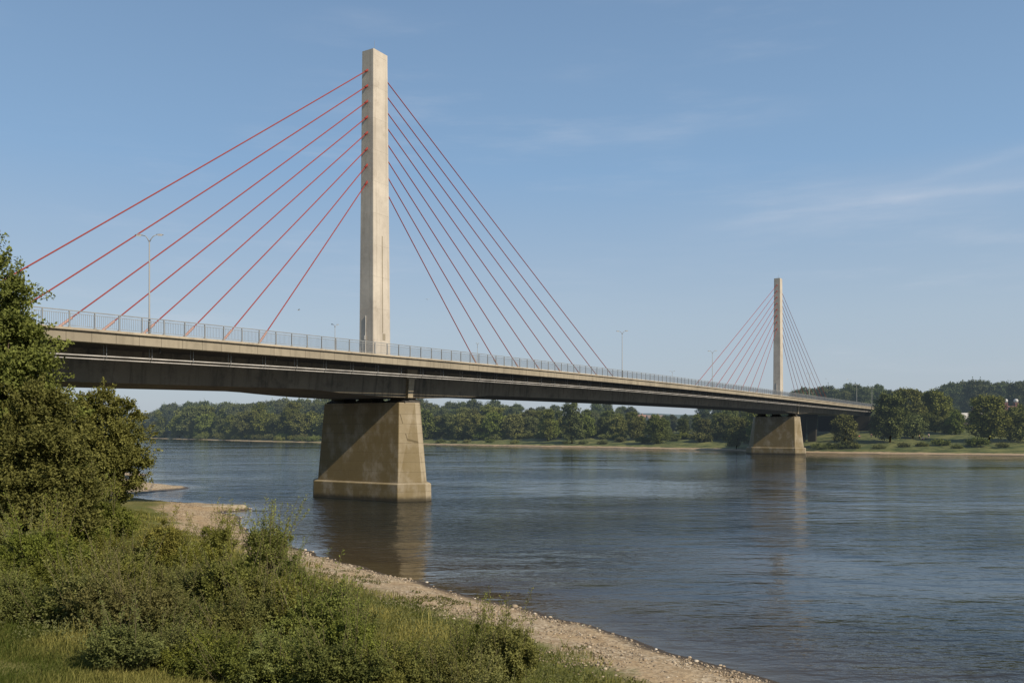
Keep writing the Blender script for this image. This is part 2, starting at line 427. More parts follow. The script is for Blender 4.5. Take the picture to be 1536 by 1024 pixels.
# ------------------------------------------------------------------ bridge
def P(s, t, z):
    return (T1[0] + U[0] * s + N[0] * t, T1[1] + U[1] * s + N[1] * t, z)
_pf = np.polyfit([-110, -80, -46, -34, -7, 22, 72, 120, 179, 250, 309, 330], [14.9, 15.5, 16.2, 16.45, 16.8, 17.0, 17.25, 17.28, 17.15, 17.0, 16.9, 16.85], 4)
def zd(s): return float(np.polyval(_pf, s)) - .2
def depth(s):
    d = 3.65
    for p in (0, SPAN):
        k = max(0, 1 - abs(s - p) / 17); d += .62 * (1 - (1 - k) ** 2) if k > 0 else 0
    return d
S0, S1 = -118, 312
SS = np.arange(S0, S1 + .1, 2.0)
bridge = empty('cable_stayed_bridge', P(0, 0, 0))
tag(bridge, 'long concrete road bridge with two tall single pylons and red stay cables across the river', 'bridge')
BINV = Matrix.Translation(-Vector(P(0, 0, 0)))
def bpart(mb, name, mat, parent=None, **k):
    """builds a bridge part from world coordinates"""
    o = mb.build(name, mat, None, **k)
    o.data.transform(BINV)
    o.parent = parent or bridge
    return o
def extrude(mb, sec, ss=SS):
    """sec(s) -> list of (t,z); one closed profile swept along the bridge"""
    mb.rings([[P(s, t, z) for t, z in sec(s)][::-1] for s in ss])
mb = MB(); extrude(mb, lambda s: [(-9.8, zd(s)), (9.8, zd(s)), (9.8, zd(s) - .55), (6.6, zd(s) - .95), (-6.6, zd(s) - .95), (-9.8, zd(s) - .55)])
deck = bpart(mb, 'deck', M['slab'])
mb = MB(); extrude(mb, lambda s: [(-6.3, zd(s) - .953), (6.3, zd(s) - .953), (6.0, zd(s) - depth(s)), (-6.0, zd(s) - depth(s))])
girder = bpart(mb, 'girder', M['girder'])
# pilasters over the piers, crossbeams under the cantilevers
for p in (0, SPAN):
    for sg in (1, -1):
        mb = MB(); z0 = zd(p) - 4.3; z1 = zd(p) - .75
        q = []
        for z, w in ((z0, .45), (z1 - 1.3, .55), (z1 - 1.25, .95), (z1, .95)):
            a = 6.0 + .35 * (z - z0) / 3.6
            pr = [(p - w - 1.0, sg * (a - .2)), (p + w - 1.0, sg * (a - .2)), (p + w - 1.0, sg * (a + .42)), (p - w - 1.0, sg * (a + .42))]
            q.append([P(s, t, z) for s, t in (pr if sg < 0 else pr[::-1])])
        mb.rings(q); bpart(mb, 'pilaster', M['pier'], girder)
mb = MB(); extrude(mb, lambda s: [(-9.0, zd(s) + .006), (-1.6, zd(s) + .006), (-1.6, zd(s) + .002), (-9.0, zd(s) + .002)][::-1])
extrude(mb, lambda s: [(1.6, zd(s) + .006), (9.0, zd(s) + .006), (9.0, zd(s) + .002), (1.6, zd(s) + .002)][::-1])
bpart(mb, 'carriageway', M['asphalt'], deck)
mb = MB(); extrude(mb, lambda s: [(-1.5, zd(s) + .18), (1.5, zd(s) + .18), (1.5, zd(s) + .01), (-1.5, zd(s) + .01)])
bpart(mb, 'median', M['coping'], deck)
for tt in (-8.7, -1.9, 1.9, 8.7):
    mb = MB(); extrude(mb, lambda s: [(tt - .07, zd(s) + .014), (tt + .07, zd(s) + .014), (tt + .07, zd(s) + .009), (tt - .07, zd(s) + .009)])
    bpart(mb, 'edge_line', M['paint'], deck)
for sg in (1, -1):
    f = (lambda L: L) if sg > 0 else (lambda L: [(-t, z) for t, z in L][::-1])
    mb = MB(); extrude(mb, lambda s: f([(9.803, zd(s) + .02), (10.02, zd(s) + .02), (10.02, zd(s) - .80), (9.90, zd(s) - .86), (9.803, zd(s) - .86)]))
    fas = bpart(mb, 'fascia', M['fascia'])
    mb = MB(); extrude(mb, lambda s: f([(9.55, zd(s) + .20), (10.22, zd(s) + .18), (10.22, zd(s) + .0), (10.17, zd(s) - .04), (9.55, zd(s) + .024)]))
    bpart(mb, 'coping', M['coping'], fas)
    # joints and drip brackets on the fascia
    # railing
    H = 1.22; tr = sg * 9.93; zb = .2
    mb = MB()
    def bar(tc, w, h, zc, mb=mb):
        extrude(mb, lambda s: [(tc - w, zd(s) + zc + h), (tc + w, zd(s) + zc + h), (tc + w, zd(s) + zc - h), (tc - w, zd(s) + zc - h)])
    bar(tr, .04, .035, zb + H); bar(tr, .02, .02, zb + H - .2); bar(tr, .02, .02, zb + .12)
    for s in np.arange(S0 + .3, S1 - .3, .16 if sg > 0 else .3):
        z = zd(s) + zb; w = .011
        mb.hexa([P(s - w, tr - w, z + .12), P(s + w, tr - w, z + .12), P(s + w, tr + w, z + .12), P(s - w, tr + w, z + .12),
                 P(s - w, tr - w, z + H - .2), P(s + w, tr - w, z + H - .2), P(s + w, tr + w, z + H - .2), P(s - w, tr + w, z + H - .2)])
    rl = bpart(mb, 'railing', M['rail'])
    posts = list(np.arange(S0 + .5, S1, 2.0))
    if sg > 0:
        show = [s for s in posts if s > -54][:100]; rest = [s for s in posts if s not in show]
        first = None
        for s in show:
            if first is None:
                mb = MB(); mb.box((0, 0, H / 2), (.035, .045, H / 2), math.atan2(U[1], U[0])); mb.box((0, 0, .03), (.08, .09, .03), math.atan2(U[1], U[0]))
                o = mb.build('post', M['rail']); first = o
            else: o = first.copy(); C.objects.link(o)
            o.parent = rl; o.location = Vector(P(s, tr, zd(s) + zb)) - Vector(P(0, 0, 0))
    else: rest = posts
    mb = MB()
    for s in rest: mb.box(P(s, tr, zd(s) + zb + H / 2), (.035, .045, H / 2), math.atan2(U[1], U[0]))
    o = bpart(mb, 'post', M['rail'], rl)
    tag(o, kind='stuff')
# utility pipes hung under the near overhang
for t_, dz, r in ((8.95, -1.74, .075), (8.8, -1.98, .06)):
    mb = MB(); ss = np.arange(S0 + 2, S1 - 2, 2.)
    mb.path([P(s, t_, zd(s) + dz) for s in ss], [r * .8] * len(ss), 8)
    pp = bpart(mb, 'pipe', M['pipe'], None, smooth=True)
hg = ds_ = None
for s in np.arange(-54, S1 - 4, 4.0):
    if hg is None:
        mb = MB(); q = lambda t_, z: (N[0] * t_, N[1] * t_, z)
        mb.path([q(9.08, -.5), q(9.08, -1.84), q(8.72, -2.07), q(8.72, -.6)], [.02] * 4, 5); hg = o = mb.build('pipe_hanger', M['steel'])
    else: o = hg.copy(); C.objects.link(o)
    o.parent = pp; o.location = Vector(P(s, 0, zd(s))) - Vector(P(0, 0, 0))
for s in np.arange(-50, 300, 12.5):
    if ds_ is None:
        mb = MB(); mb.tube((N[0] * 9.4, N[1] * 9.4, -.45), (N[0] * 9.4, N[1] * 9.4, -1.25), .07, n=8); ds_ = o = mb.build('drain_spout', M['bearing'])
    else: o = ds_.copy(); C.objects.link(o)
    o.parent = girder; o.location = Vector(P(s, 0, zd(s))) - Vector(P(0, 0, 0))

# piers
def hexring(s0, hs, t0, t1, nose, z, c=.18):
    base = [(-hs, t0), (0 - hs * .18, t0 - nose), (hs * .18, t0 - nose), (hs, t0), (hs, t1), (hs * .18, t1 + nose), (-hs * .18, t1 + nose), (-hs, t1)]
    return [P(s0 + a, b, z) for a, b in base][::-1]
def pier(p):
    mb = MB()
    mb.rings([hexring(p, 2.55, -7.2, 5.75, 2.0, 2.15), hexring(p, 2.05, -6.56, 5.5, 1.15, 11.75)])
    b = bpart(mb, 'pier', M['pier'], None, bevel=.06)
    mb = MB()
    mb.rings([hexring(p, 2.95, -7.7, 6.05, 2.45, -3.2), hexring(p, 2.9, -7.6, 5.95, 2.4, 2.0), hexring(p, 2.72, -7.45, 5.9, 2.25, 2.16)])
    bpart(mb, 'plinth', M['pier'], b, bevel=.05)
    for tc in (-5.2, -.6, 4.5):
        mb = MB()
        mb.rings([[P(p + a * w, tc + c * w2, z) for a, c in ((-1, -1), (-1, 1), (1, 1), (1, -1))] for w, w2, z in ((1.5, 1.5, 11.74), (1.5, 1.45, 11.95), (1.15, 1.05, 12.15), (1.15, 1.05, zd(p) - depth(p) + .02))])
        bpart(mb, 'bearing', M['bearing'], b)
for p in (0, SPAN): pier(p)
# land piers under the side spans
for p in (-58, 250):
    mb = MB()
    for tc in (-6.2, -2.2):
        mb.rings([[P(p + a * .9, tc + c * w, z) for a, c in ((-1, -1), (-1, 1), (1, 1), (1, -1))] for w, z in ((1.3, 0.5), (1.6, 10), (1.9, zd(p) - depth(p) + .02))])
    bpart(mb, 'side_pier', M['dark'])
for p, sg in ((S1, 1), (S0, -1)):
    mb = MB()
    a, b = (p - 14, p + 6) if sg > 0 else (p - 6, p + 4)
    mb.hexa([P(a, -10.3, 0), P(a, 10.3, 0), P(b, 10.3, 0), P(b, -10.3, 0), P(a, -10.3, zd(p) - 3.7), P(a, 10.3, zd(p) - 3.7), P(b, 10.3, zd(p) - 3.7), P(b, -10.3, zd(p) - 3.7)][::1])
    a2, b2 = (p + 0.3, p + 6) if sg > 0 else (p - 6, p - .3)
    mb.hexa([P(a2, -10.32, zd(p) - 3.9), P(a2, 10.32, zd(p) - 3.9), P(b2, 10.32, zd(p) - 3.9), P(b2, -10.32, zd(p) - 3.9), P(a2, -10.32, zd(p) + .1), P(a2, 10.32, zd(p) + .1), P(b2, 10.32, zd(p) + .1), P(b2, -10.32, zd(p) + .1)])
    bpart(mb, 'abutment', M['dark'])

# pylons
def prect(s0, hs, ht, z, c=.08):
    b = [(-hs + c, -ht), (hs - c, -ht), (hs, -ht + c), (hs, ht - c), (hs - c, ht), (-hs + c, ht), (-hs, ht - c), (-hs, -ht + c)]
    return [P(s0 + a, t, z) for a, t in b][::1]
ZT = 55.3
CAB = []     # (s_top, z_top, s_deck)
def pylon(p):
    mb = MB()
    zs = [12.6, 17, 25, 34, 45, ZT]
    mb.rings([prect(p, 1.68 - .33 * (z - 12.6) / (ZT - 12.6), 1.2 - .25 * (z - 12.6) / (ZT - 12.6), z) for z in zs])
    b = bpart(mb, 'pylon', M['tower'])
    mb = MB()   # shallow slot cover with a hatch on the sunny face
    tf = lambda z: 1.2 - .25 * (z - 12.6) / (ZT - 12.6)
    z0, z1 = 20.5, 32.5
    mb.hexa([P(p + .05, tf(z0), z0), P(p + .17, tf(z0), z0), P(p + .17, tf(z0) + .04, z0), P(p + .05, tf(z0) + .04, z0),
             P(p + .05, tf(z1), z1), P(p + .17, tf(z1), z1), P(p + .17, tf(z1) + .04, z1), P(p + .05, tf(z1) + .04, z1)][::1])
    mb.hexa([P(p + .1, tf(20) , 19.6), P(p + .6, tf(20), 19.6), P(p + .6, tf(20) + .035, 19.6), P(p + .1, tf(20) + .035, 19.6),
             P(p + .1, tf(20), 20.4), P(p + .6, tf(20), 20.4), P(p + .6, tf(20) + .035, 20.4), P(p + .1, tf(20) + .035, 20.4)])
    bpart(mb, 'conduit', M['fascia'], b)
    mb = MB()
    mb.tube(P(p - 1.72, -.05, zd(p)), P(p - 1.66, -.05, 22.5), .05, n=6); mb.box(P(p - 1.74, -.05, 19.8), (.1, .1, .25), 0)
    bpart(mb, 'ladder_pole', M['pipe'], b)
    mb = MB(); mb.tube(P(p - .3, .2, ZT - .1), P(p - .3, .2, ZT + 1.5), .03, .012, 5)
    mb.tube(P(p - .3, -.2, ZT - .1), P(p - .3, -.2, ZT + .7), .02, .012, 5)
    bpart(mb, 'lightning_rod', M['steel'], b)
    return b
pylon(0); pylon(SPAN)
ztops = [53.8 - i * 1.86 for i in range(8)]
rd = lambda x: (107 * x + 17.1) / (.525 - .851 * x)
left = [-51.2, -46.7, -41.8, -37.8, -33.7, -29.2, -24.4, -19.6]
right = [rd((x - 768) / 1287.) + .9 for x in (925, 900, 874, 845, 813, 781, 749, 716)]
farL = [rd((x - 768) / 1287.) + .9 for x in (1034, 1051, 1066, 1079, 1092, 1106, 1119, 1131)]
farR = [SPAN + v * 1.06 for v in right]
def cable(p, i, sd):
    sg = 1 if sd > p else -1
    zt = ztops[i]; hs = 1.68 - .33 * (zt - 12.6) / (ZT - 12.6)
    a = np.array([p, zt]); b = np.array([sd, zd(sd) + .15]); d = (b - a) / np.hypot(*(b - a))
    st = (hs - .12) / abs(d[0]); q0 = a + d * st; L = np.hypot(*(b - a))
    sag = .0016 * (L - st)
    pts = []
    for k in np.linspace(0, 1, 9):
        q = q0 + (b - q0) * k; pts.append(P(q[0], 0, q[1] - 4 * sag * k * (1 - k)))
    mb = MB(); mb.path(pts, [.064] * 9, 8)
    c = bpart(mb, 'stay_cable', M['red'], None, smooth=True)
    e = q0 + d * .75
    mb = MB(); mb.path([P(q0[0], 0, q0[1]), P(e[0], 0, e[1])], [.14, .12], 10); bpart(mb, 'anchor_socket', M['red'], c, smooth=True)
    f0 = b - d * 3.2
    mb = MB(); mb.path([P(f0[0], 0, f0[1] - .03), P(b[0], 0, b[1])], [.115, .125], 10); mb.box(P(b[0], 0, b[1]), (.3, .3, .12), math.atan2(U[1], U[0]))
    bpart(mb, 'anchor_tube', M['redpale'], c, smooth=False)
for i in range(8):
    cable(0, i, left[i]); cable(0, i, right[i]); cable(SPAN, i, farL[i]); cable(SPAN, i, farR[i])

# ------------------------------------------------------------------ street lamps
def lamp_proto(double=True):
    root = empty('street_lamp')
    mb = MB(); H = 7.7
    mb.box((0, 0, .02), (.14, .14, .02)); mb.path([(0, 0, 0), (0, 0, 1.1), (0, 0, 1.15), (0, 0, H - .55)], [.095, .09, .065, .045], 10)
    mb.build('pole', M['lamp'], root, smooth=True)
    for sg in ((1, -1) if double else (1,)):
        mb = MB()
        pts = [(0, 0, H - .6), (sg * .12, 0, H - .35), (sg * .28, 0, H - .14), (sg * .52, 0, H - (.0 if sg > 0 else .1))]
        mb.path(pts, [.042, .038, .034, .03], 8); mb.build('arm', M['lamp'], root, smooth=True)
        mb = MB(); x0 = sg * .48; z0 = H - (0 if sg > 0 else .1)
        rr = []
        for k, (w, h) in enumerate(((.03, .02), (.09, .05), (.11, .07), (.09, .055), (.03, .02))):
            x = x0 + sg * .14 * k
            rr.append([(x, w * math.cos(a), z0 + .02 + h * math.sin(a)) for a in np.linspace(0, 2 * math.pi, 8, endpoint=False)])
        mb.rings(rr if sg > 0 else [r[::-1] for r in rr]); hd = mb.build('lamp_head', M['lamp'], root, smooth=True)
        mb = MB(); mb.box((x0 + sg * .28, 0, z0 - .045), (.17, .075, .02)); mb.build('lens', M['lampglass'], hd)
    return root
def copy_tree(o, parent=None):
    c = o.copy(); C.objects.link(c); c.parent = parent
    for ch in o.children: copy_tree(ch, c)
    return c
lp = lamp_proto(); used = [False]
def put(proto, flag, loc, rz, label, cat, group=None, sc=1.):
    o = proto if not flag[0] else copy_tree(proto); flag[0] = True
    o.location = loc; o.rotation_euler = (0, 0, rz)
    o.scale = (sc, sc, sc) if not isinstance(sc, tuple) else sc
    tag(o, label, cat, group); return o
ra = math.atan2(U[1], U[0])
for s, t_, rz, lb in ((-38.7, 9.72, R(14), 'largest grey double arm street lamp, on the near railing left of the near pylon'),
                  (52.7, 9.72, R(14), 'grey double arm street lamp on the near railing right of the near cable fan'),
                  (100, 9.72, R(10), 'thin double arm street lamp behind the left cables of the far pylon'),
                  (191.8, 9.72, R(10), 'street lamp on the near railing just right of the foot of the far pylon'),
                  (271.8, 9.72, R(10), 'street lamp near the right end of the bridge, second from the end'),
                  (307, 9.72, R(10), 'last street lamp at the right hand end of the bridge deck'),
                  (3.2, -9.72, R(60), 'small street lamp on the far side of the deck left of the near pylon'),
                  (37.3, -9.72, R(75), 'small street lamp on the far side of the deck under the near right cables'),
                  (126.6, -9.72, R(14), 'small double arm street lamp beyond the deck midway between the two pylons'),
                  (285, -9.72, R(14), 'street lamp on the far deck side behind the last lamps at the right end')):
    put(lp, used, P(s, t_, zd(s) + (.2)), rz, lb, 'street lamp', 'street lamps along the bridge', 1.04 if t_ > 0 else .74)

# ------------------------------------------------------------------ foliage
def unit(v): return v / (np.linalg.norm(v, axis=-1, keepdims=True) + 1e-9)
def leaves(P0, D, Nn, size, tint, width=.55, fold=0.):
    """one folded quad per leaf: base P0, along D, facing Nn"""
    D = unit(D); S = unit(np.cross(D, Nn)); size = np.asarray(size)[:, None]
    Nf = np.cross(S, D)
    a = P0; b = P0 + D * size * .5 + S * size * width * .5 + Nf * size * fold
    c = P0 + D * size; d = P0 + D * size * .5 - S * size * width * .5 + Nf * size * fold
    V = np.stack([a, b, c, d], 1).reshape(-1, 3)
    F = np.arange(len(P0) * 4).reshape(-1, 4)
    return V, F, np.repeat(tint, 4)
def crown(lobes, clumps, twigs, per, leaf, rng, clump_r=.35, up=.25, fill=.75, coh=.7, shoots=0, shoot_len=1.):
    """lobes: (x,y,z,rx,rz). clumps spread over lobe surfaces, each clump a spray of leafy twigs"""
    L = np.array(lobes); w = L[:, 3] ** 2; w = w / w.sum()
    k = rng.choice(len(L), clumps, p=w)
    dr = unit(rng.normal(size=(clumps, 3))); dr[:, 2] = np.where(dr[:, 2] < -.35, -dr[:, 2] * .6, dr[:, 2]); dr = unit(dr)
    rad = fill + (1 - fill) * rng.random(clumps) ** .5
    c = L[k, :3] + dr * np.stack([L[k, 3], L[k, 3], L[k, 4]], 1) * rad[:, None]
    cr = L[k, 3] * clump_r * rng.uniform(.6, 1.3, clumps)
    ctint = rng.uniform(.25, .75, clumps)
    # twigs
    td = unit(dr[:, None, :] * .9 + rng.normal(size=(clumps, twigs, 3)) * .65 + np.array([0, 0, up]))
    ts = c[:, None, :] - td * cr[:, None, None] * .35 + rng.normal(size=(clumps, twigs, 3)) * cr[:, None, None] * .25
    tl = cr[:, None] * rng.uniform(.7, 1.35, (clumps, twigs))
    f = np.linspace(.1, 1, per)[None, None, :] + rng.normal(size=(clumps, twigs, per)) * .05
    p = ts[:, :, None, :] + td[:, :, None, :] * (tl[:, :, None] * f)[..., None]
    p = p + rng.normal(size=p.shape) * leaf * .5
    d = td[:, :, None, :] * .8 + rng.normal(size=p.shape) * .7
    nn = dr[:, None, None, :] * coh + rng.normal(size=p.shape) * .6 + np.array([0, 0, .55])
    tint = np.clip(ctint[:, None, None] * .6 + rng.uniform(0, .5, p.shape[:3]) + .12 * (f - .5), 0, 1)
    n = p.size // 3
    out = leaves(p.reshape(-1, 3), d.reshape(-1, 3), nn.reshape(-1, 3), rng.uniform(.7, 1.3, n) * leaf, tint.ravel(), .62, .12)
    if shoots:
        m_ = 54; kk = rng.choice(len(L), shoots, p=w); sd = unit(rng.normal(size=(shoots, 3)) + [0, 0, .25]); sd[:, 2] = np.maximum(sd[:, 2], -.2)
        s0 = L[kk, :3] + sd * np.stack([L[kk, 3], L[kk, 3], L[kk, 4]], 1) * .8; sl_ = shoot_len * rng.uniform(.5, 1.25, shoots)
        q = rng.random((shoots, m_)) ** .8; dd = unit(sd + [0, 0, .35])
        pp = s0[:, None] + dd[:, None] * (sl_[:, None] * q)[..., None] + rng.normal(size=(shoots, m_, 3)) * (shoot_len * .17 * (1.15 - q))[..., None] + np.array([0, 0, -.12]) * (sl_[:, None] * q * q)[..., None]
        o2 = leaves(pp.reshape(-1, 3), (dd[:, None] * .7 + rng.normal(size=pp.shape) * .7).reshape(-1, 3), (sd[:, None] * .6 + rng.normal(size=pp.shape) * .6 + [0, 0, .6]).reshape(-1, 3), rng.uniform(.7, 1.3, shoots * m_) * leaf,
                    np.clip(rng.uniform(.3, .9, shoots * m_) + .15 * q.ravel(), 0, 1), .6, .12)
        out = (np.concatenate([out[0], o2[0]]), np.concatenate([out[1], o2[1] + len(out[0])]), np.concatenate([out[2], o2[2]]))
    return out, c, k

def tree_proto(name, H, lobes, clumps, twigs, per, leaf, mat, seed, trunk_r, clump_r=.35, limbs=10, up=.25, bark='bark', trunk_top=.8, fill=.75, coh=.7, shoots=0, shoot_len=1.):
    rng = np.random.default_rng(seed); root = empty(name)
    (V, F, T), cc, k = crown(lobes, clumps, twigs, per, leaf, rng, clump_r, up, fill, coh, shoots, shoot_len)
    mesh_np('crown', V, F, mat, root, False, {'tint': T})
    mb = MB(); top = H * trunk_top
    pts = []; wob = rng.normal(size=(7, 2)) * H * .012
    for i in range(7):
        f = i / 6; pts.append((wob[i, 0] * (i > 0), wob[i, 1] * (i > 0), -.5 + f * (top + .5)))
    mb.path(pts, [trunk_r * (1.25 if i == 0 else 1 - .8 * i / 6) for i in range(7)], 10)
    sel = rng.permutation(len(cc))[:limbs]
    for j in sel:
        c = cc[j]; f = np.clip(c[2] / H * .75, .18, .95); zz = f * top * .8
        b = np.array([0, 0, zz]); mid = (b + c) / 2 + np.array([0, 0, -.04 * H]); r = trunk_r * .42 * (1.15 - f)
        mb.path([b, mid, c], [r, r * .6, r * .15], 6)
    mb.build('trunk', M[bark], root, smooth=True)
    return root

# lobes maker for rounded crowns
def mk_lobes(H, W, base, n, seed, top=.5, jit=.28, rl=.42):
    rng = np.random.default_rng(seed); out = []
    for i in range(n):
        f = (i + .5) / n; z = base + (H - base) * (.08 + .84 * f)
        prof = math.sin(math.pi * min(1, (.2 + .66 * f) ** (1.0 + (top - .5)))) ** .55
        a = i * 2.4 + rng.uniform(-.4, .4); rr = W * prof * (1 - rl) * rng.uniform(.5, 1.05)
        r = W * rl * rng.uniform(.8, 1.2) * (.62 + .45 * prof)
        out.append((rr * math.cos(a), rr * math.sin(a), min(z, H - r * .85), r, r * .95))
    out.append((0, 0, H - W * rl, W * rl * 1.15, W * rl))
    return out

# --- the big near trees at the left edge
def big_tree(name, x, y, H, lobes, clumps, mat, seed, label, leaf=.19, tr=.32, tw=13, per=11):
    o = tree_proto(name, H, lobes, clumps, tw, per, leaf, mat, seed, tr, .44, 26, .3, fill=.88, coh=1., shoots=int(clumps * .7), shoot_len=.09 * H + .45)
    o.location = (x, y, tz(x, y)); tag(o, label, 'tree'); return o
lb = [(a, b, c * .93, d, e * .95) for a, b, c, d, e in [(-.5, 0, 15.6, 1.2, 1.5), (.2, 0, 13.9, 1.5, 1.5), (-.8, .4, 12.5, 1.9, 1.7), (1.0, -.4, 11.6, 1.55, 1.35), (-2.2, 0, 11, 2, 2), (1.4, .2, 9.8, 1.9, 1.5), (0, -.8, 9.2, 2.2, 1.8),
      (-2.6, 0, 8.4, 2.4, 2.2), (1.3, .4, 7.6, 1.9, 1.5), (0, -1, 6.6, 2.3, 1.9), (-2.5, .4, 5.6, 2.4, 2), (1.6, 0, 5.2, 2.0, 1.6), (.2, -.8, 3.8, 2.3, 1.8), (2, .5, 3, 1.9, 1.5)]]
big_tree('broadleaf_tree', -26.7, 44, 16.5, [(a, b, c, d * .86, e * .8) for a, b, c, d, e in lb], 560, M['leafA'], 11, 'tallest olive broadleaf tree on the near bank, in front of the deck end')
lb = [(0, 0, 7.7, 1.2, 1.1), (.9, 0, 6.9, 1.3, 1.1), (-.6, .3, 6.6, 1.6, 1.3), (.4, -.5, 5.6, 1.9, 1.5), (1.7, 0, 5.2, 1.5, 1.2), (-1.2, 0, 5, 1.9, 1.5), (1.1, 0, 4, 1.9, 1.4), (-.6, -.6, 3.4, 2.1, 1.5), (2.3, .2, 3.2, 1.5, 1.2), (.8, -.5, 2.3, 2, 1.4), (2.6, 0, 1.8, 1.5, 1.2)]
big_tree('broadleaf_tree', -22.4, 42, 8.9, [(a * .6 - .8, b, c, d * .72, e * .74) for a, b, c, d, e in lb], 360, M['leafA'], 12, 'yellow green leafy tree in front of the girder, beside the tallest near tree', .15, .2)
lb = [(0, 0, 9.9, 2.1, 1.8), (2.2, 0, 9.2, 1.9, 1.6), (-2, .4, 9.0, 2.2, 1.9), (3.0, 0, 7.3, 2.0, 1.6), (.5, -1, 7.6, 2.8, 2.3), (3.5, .3, 5.3, 1.9, 1.6), (-2.5, 0, 6.6, 2.8, 2.2), (2, -.6, 5.5, 2.6, 2), (3.2, 0, 3.6, 1.7, 1.4), (0, -1, 4.8, 2.9, 2.2), (2.4, 0, 2.9, 1.9, 1.6), (-3, 0, 3.8, 2.8, 2), (.6, -.6, 2.4, 2.4, 1.6)]
lb = [(a * .72, b * .72, c * .88, d * .72, e * .85) for a, b, c, d, e in lb]
big_tree('broadleaf_tree', -31.2, 65.5, 9.4, [(a - .3, b, c, d * .82, e * .78) for a, b, c, d, e in lb], 330, M['leafB'], 13, 'rounded yellow olive tree below the girder with its right side against the water', .19, .26)
big_tree('broadleaf_tree', -49.5, 98, 8, [(a, b, c * .7, d, e * .8) for a, b, c, d, e in lb], 300, M['leafA'], 14, 'low dark tree in the bridge shadow beside the cove', .24, .25)

# --- shrubs
def shrub_proto(name, H, W, clumps, leaf, mat, seed, tw=9, per=12, up=.55, stems=9, wand=0):
    rng = np.random.default_rng(seed); root = empty(name)
    n = 7; lobes = []
    for i in range(n):
        a = i * 2.4 + rng.uniform(-.5, .5); r = W * rng.uniform(.1, .62); hh = H * rng.uniform(.38, .72) * (1 - .35 * r / W)
        lobes.append((r * math.cos(a), r * math.sin(a), hh * .72, W * rng.uniform(.32, .5), hh * .6))
    (V, F, T), cc, k = crown(lobes, clumps, tw, per, leaf, rng, .42, up, .55)
    Vs = [V]; Fs = [F]; Ts = [T]; n0 = len(V)
    mb = MB()
    if wand:   # long upright shoots with narrow leaves
        for j in range(wand):
            a = rng.uniform(0, 6.28); r0 = W * .35 * rng.random(); p0 = np.array([r0 * math.cos(a), r0 * math.sin(a), H * .2])
            d = np.array([math.cos(a) * .28, math.sin(a) * .28, 1.]) + rng.normal(size=3) * np.array([.16, .16, 0]); L = H * rng.uniform(.65, 1.05)
            ks = np.linspace(0, 1, 9); bend = rng.normal(size=2) * .25 * H
            pts = [p0 + d * L * q + np.array([bend[0], bend[1], 0]) * q * q * .4 for q in ks]
            mb.path(pts, [.014 * (1.1 - q) + .003 for q in ks], 4, False)
            m_ = 85; q = rng.uniform(.12, 1, m_); pp = p0 + d * L * q[:, None] + np.array([bend[0], bend[1], 0]) * (q * q * .4)[:, None]
            side = rng.normal(size=(m_, 3)); side[:, 2] = np.abs(side[:, 2]) * .8 + .2
            pp = pp + unit(side) * rng.uniform(0, .16, m_)[:, None] * (1.15 - q)[:, None] * 1.5
            v, f, tt = leaves(pp, side, rng.normal(size=(m_, 3)) + [0, 0, .5], rng.uniform(.7, 1.3, m_) * leaf * 1.15, rng.uniform(.4, 1, m_), .38, .1)
            Vs.append(v); Fs.append(f + n0); Ts.append(tt); n0 += len(v)
    mesh_np('foliage', np.concatenate(Vs), np.concatenate(Fs), mat, root, False, {'tint': np.concatenate(Ts)})
    for j in range(stems):
        c = cc[rng.integers(len(cc))]; mb.path([(c[0] * .15, c[1] * .15, -.2), (c[0] * .5, c[1] * .5, c[2] * .5), tuple(c)], [.03, .02, .006], 5, False)
    mb.build('stem', M['twig'], root)
    return root
SP = [shrub_proto('shrub', 2.7, 1.7, 150, .085, M['leafS'], 31, wand=12), shrub_proto('shrub', 2.3, 1.9, 150, .08, M['leafB'], 32, wand=12),
      shrub_proto('shrub', 3.0, 1.6, 150, .10, M['leafB'], 33, wand=10), shrub_proto('shrub', 1.7, 1.5, 120, .07, M['leafS'], 34, wand=14),
      shrub_proto('willow_shrub', 3.3, 1.3, 110, .09, M['leafS'], 35, wand=26, up=.9), shrub_proto('willow_shrub', 3.0, 1.0, 80, .085, M['leafS'], 36, wand=20, up=.9)]
SF = [[False] for _ in SP]
ORD = ['first', 'second', 'third', 'fourth', 'fifth', 'sixth', 'seventh', 'eighth', 'ninth', 'tenth', 'eleventh', 'twelfth', 'thirteenth', 'fourteenth', 'fifteenth', 'sixteenth', 'seventeenth', 'eighteenth', 'nineteenth', 'twentieth',
       'twenty first', 'twenty second', 'twenty third', 'twenty fourth', 'twenty fifth', 'twenty sixth', 'twenty seventh', 'twenty eighth', 'twenty ninth', 'thirtieth'] + ['thirty ' + o for o in ('first', 'second', 'third', 'fourth', 'fifth', 'sixth', 'seventh', 'eighth', 'ninth')] + ['fortieth'] + ['forty ' + o for o in ('first', 'second', 'third', 'fourth', 'fifth')]
def place_px(px, yrow):      # plan position from a bearing (column of the photograph) and a distance
    return ((px - 768) / 1287. * yrow, yrow)
shr = []   # (px, Y, kind, scale, row)
rr = random.Random(5)
def row(name, Yf, pxs, kinds, scl):
    for px in pxs:
        shr.append((px + rr.uniform(-12, 12), Yf(px) + rr.uniform(-.8, .8), rr.choice(kinds), rr.uniform(*scl), name))
row('back row', lambda p: 50 - (p - 130) * .02, range(60, 300, 36), [0, 1, 2], (1.25, 1.5))
row('fourth row', lambda p: 44 - (p - 50) * .006, range(0, 400, 40), [0, 1, 2], (1.0, 1.3))
row('third row', lambda p: 37.5 - (p) * .004, range(-10, 500, 46), [0, 1, 3, 2], (.8, 1.05))
row('second row', lambda p: 31.5 - p * .003, range(10, 620, 46), [0, 1, 3], (.8, 1.05))
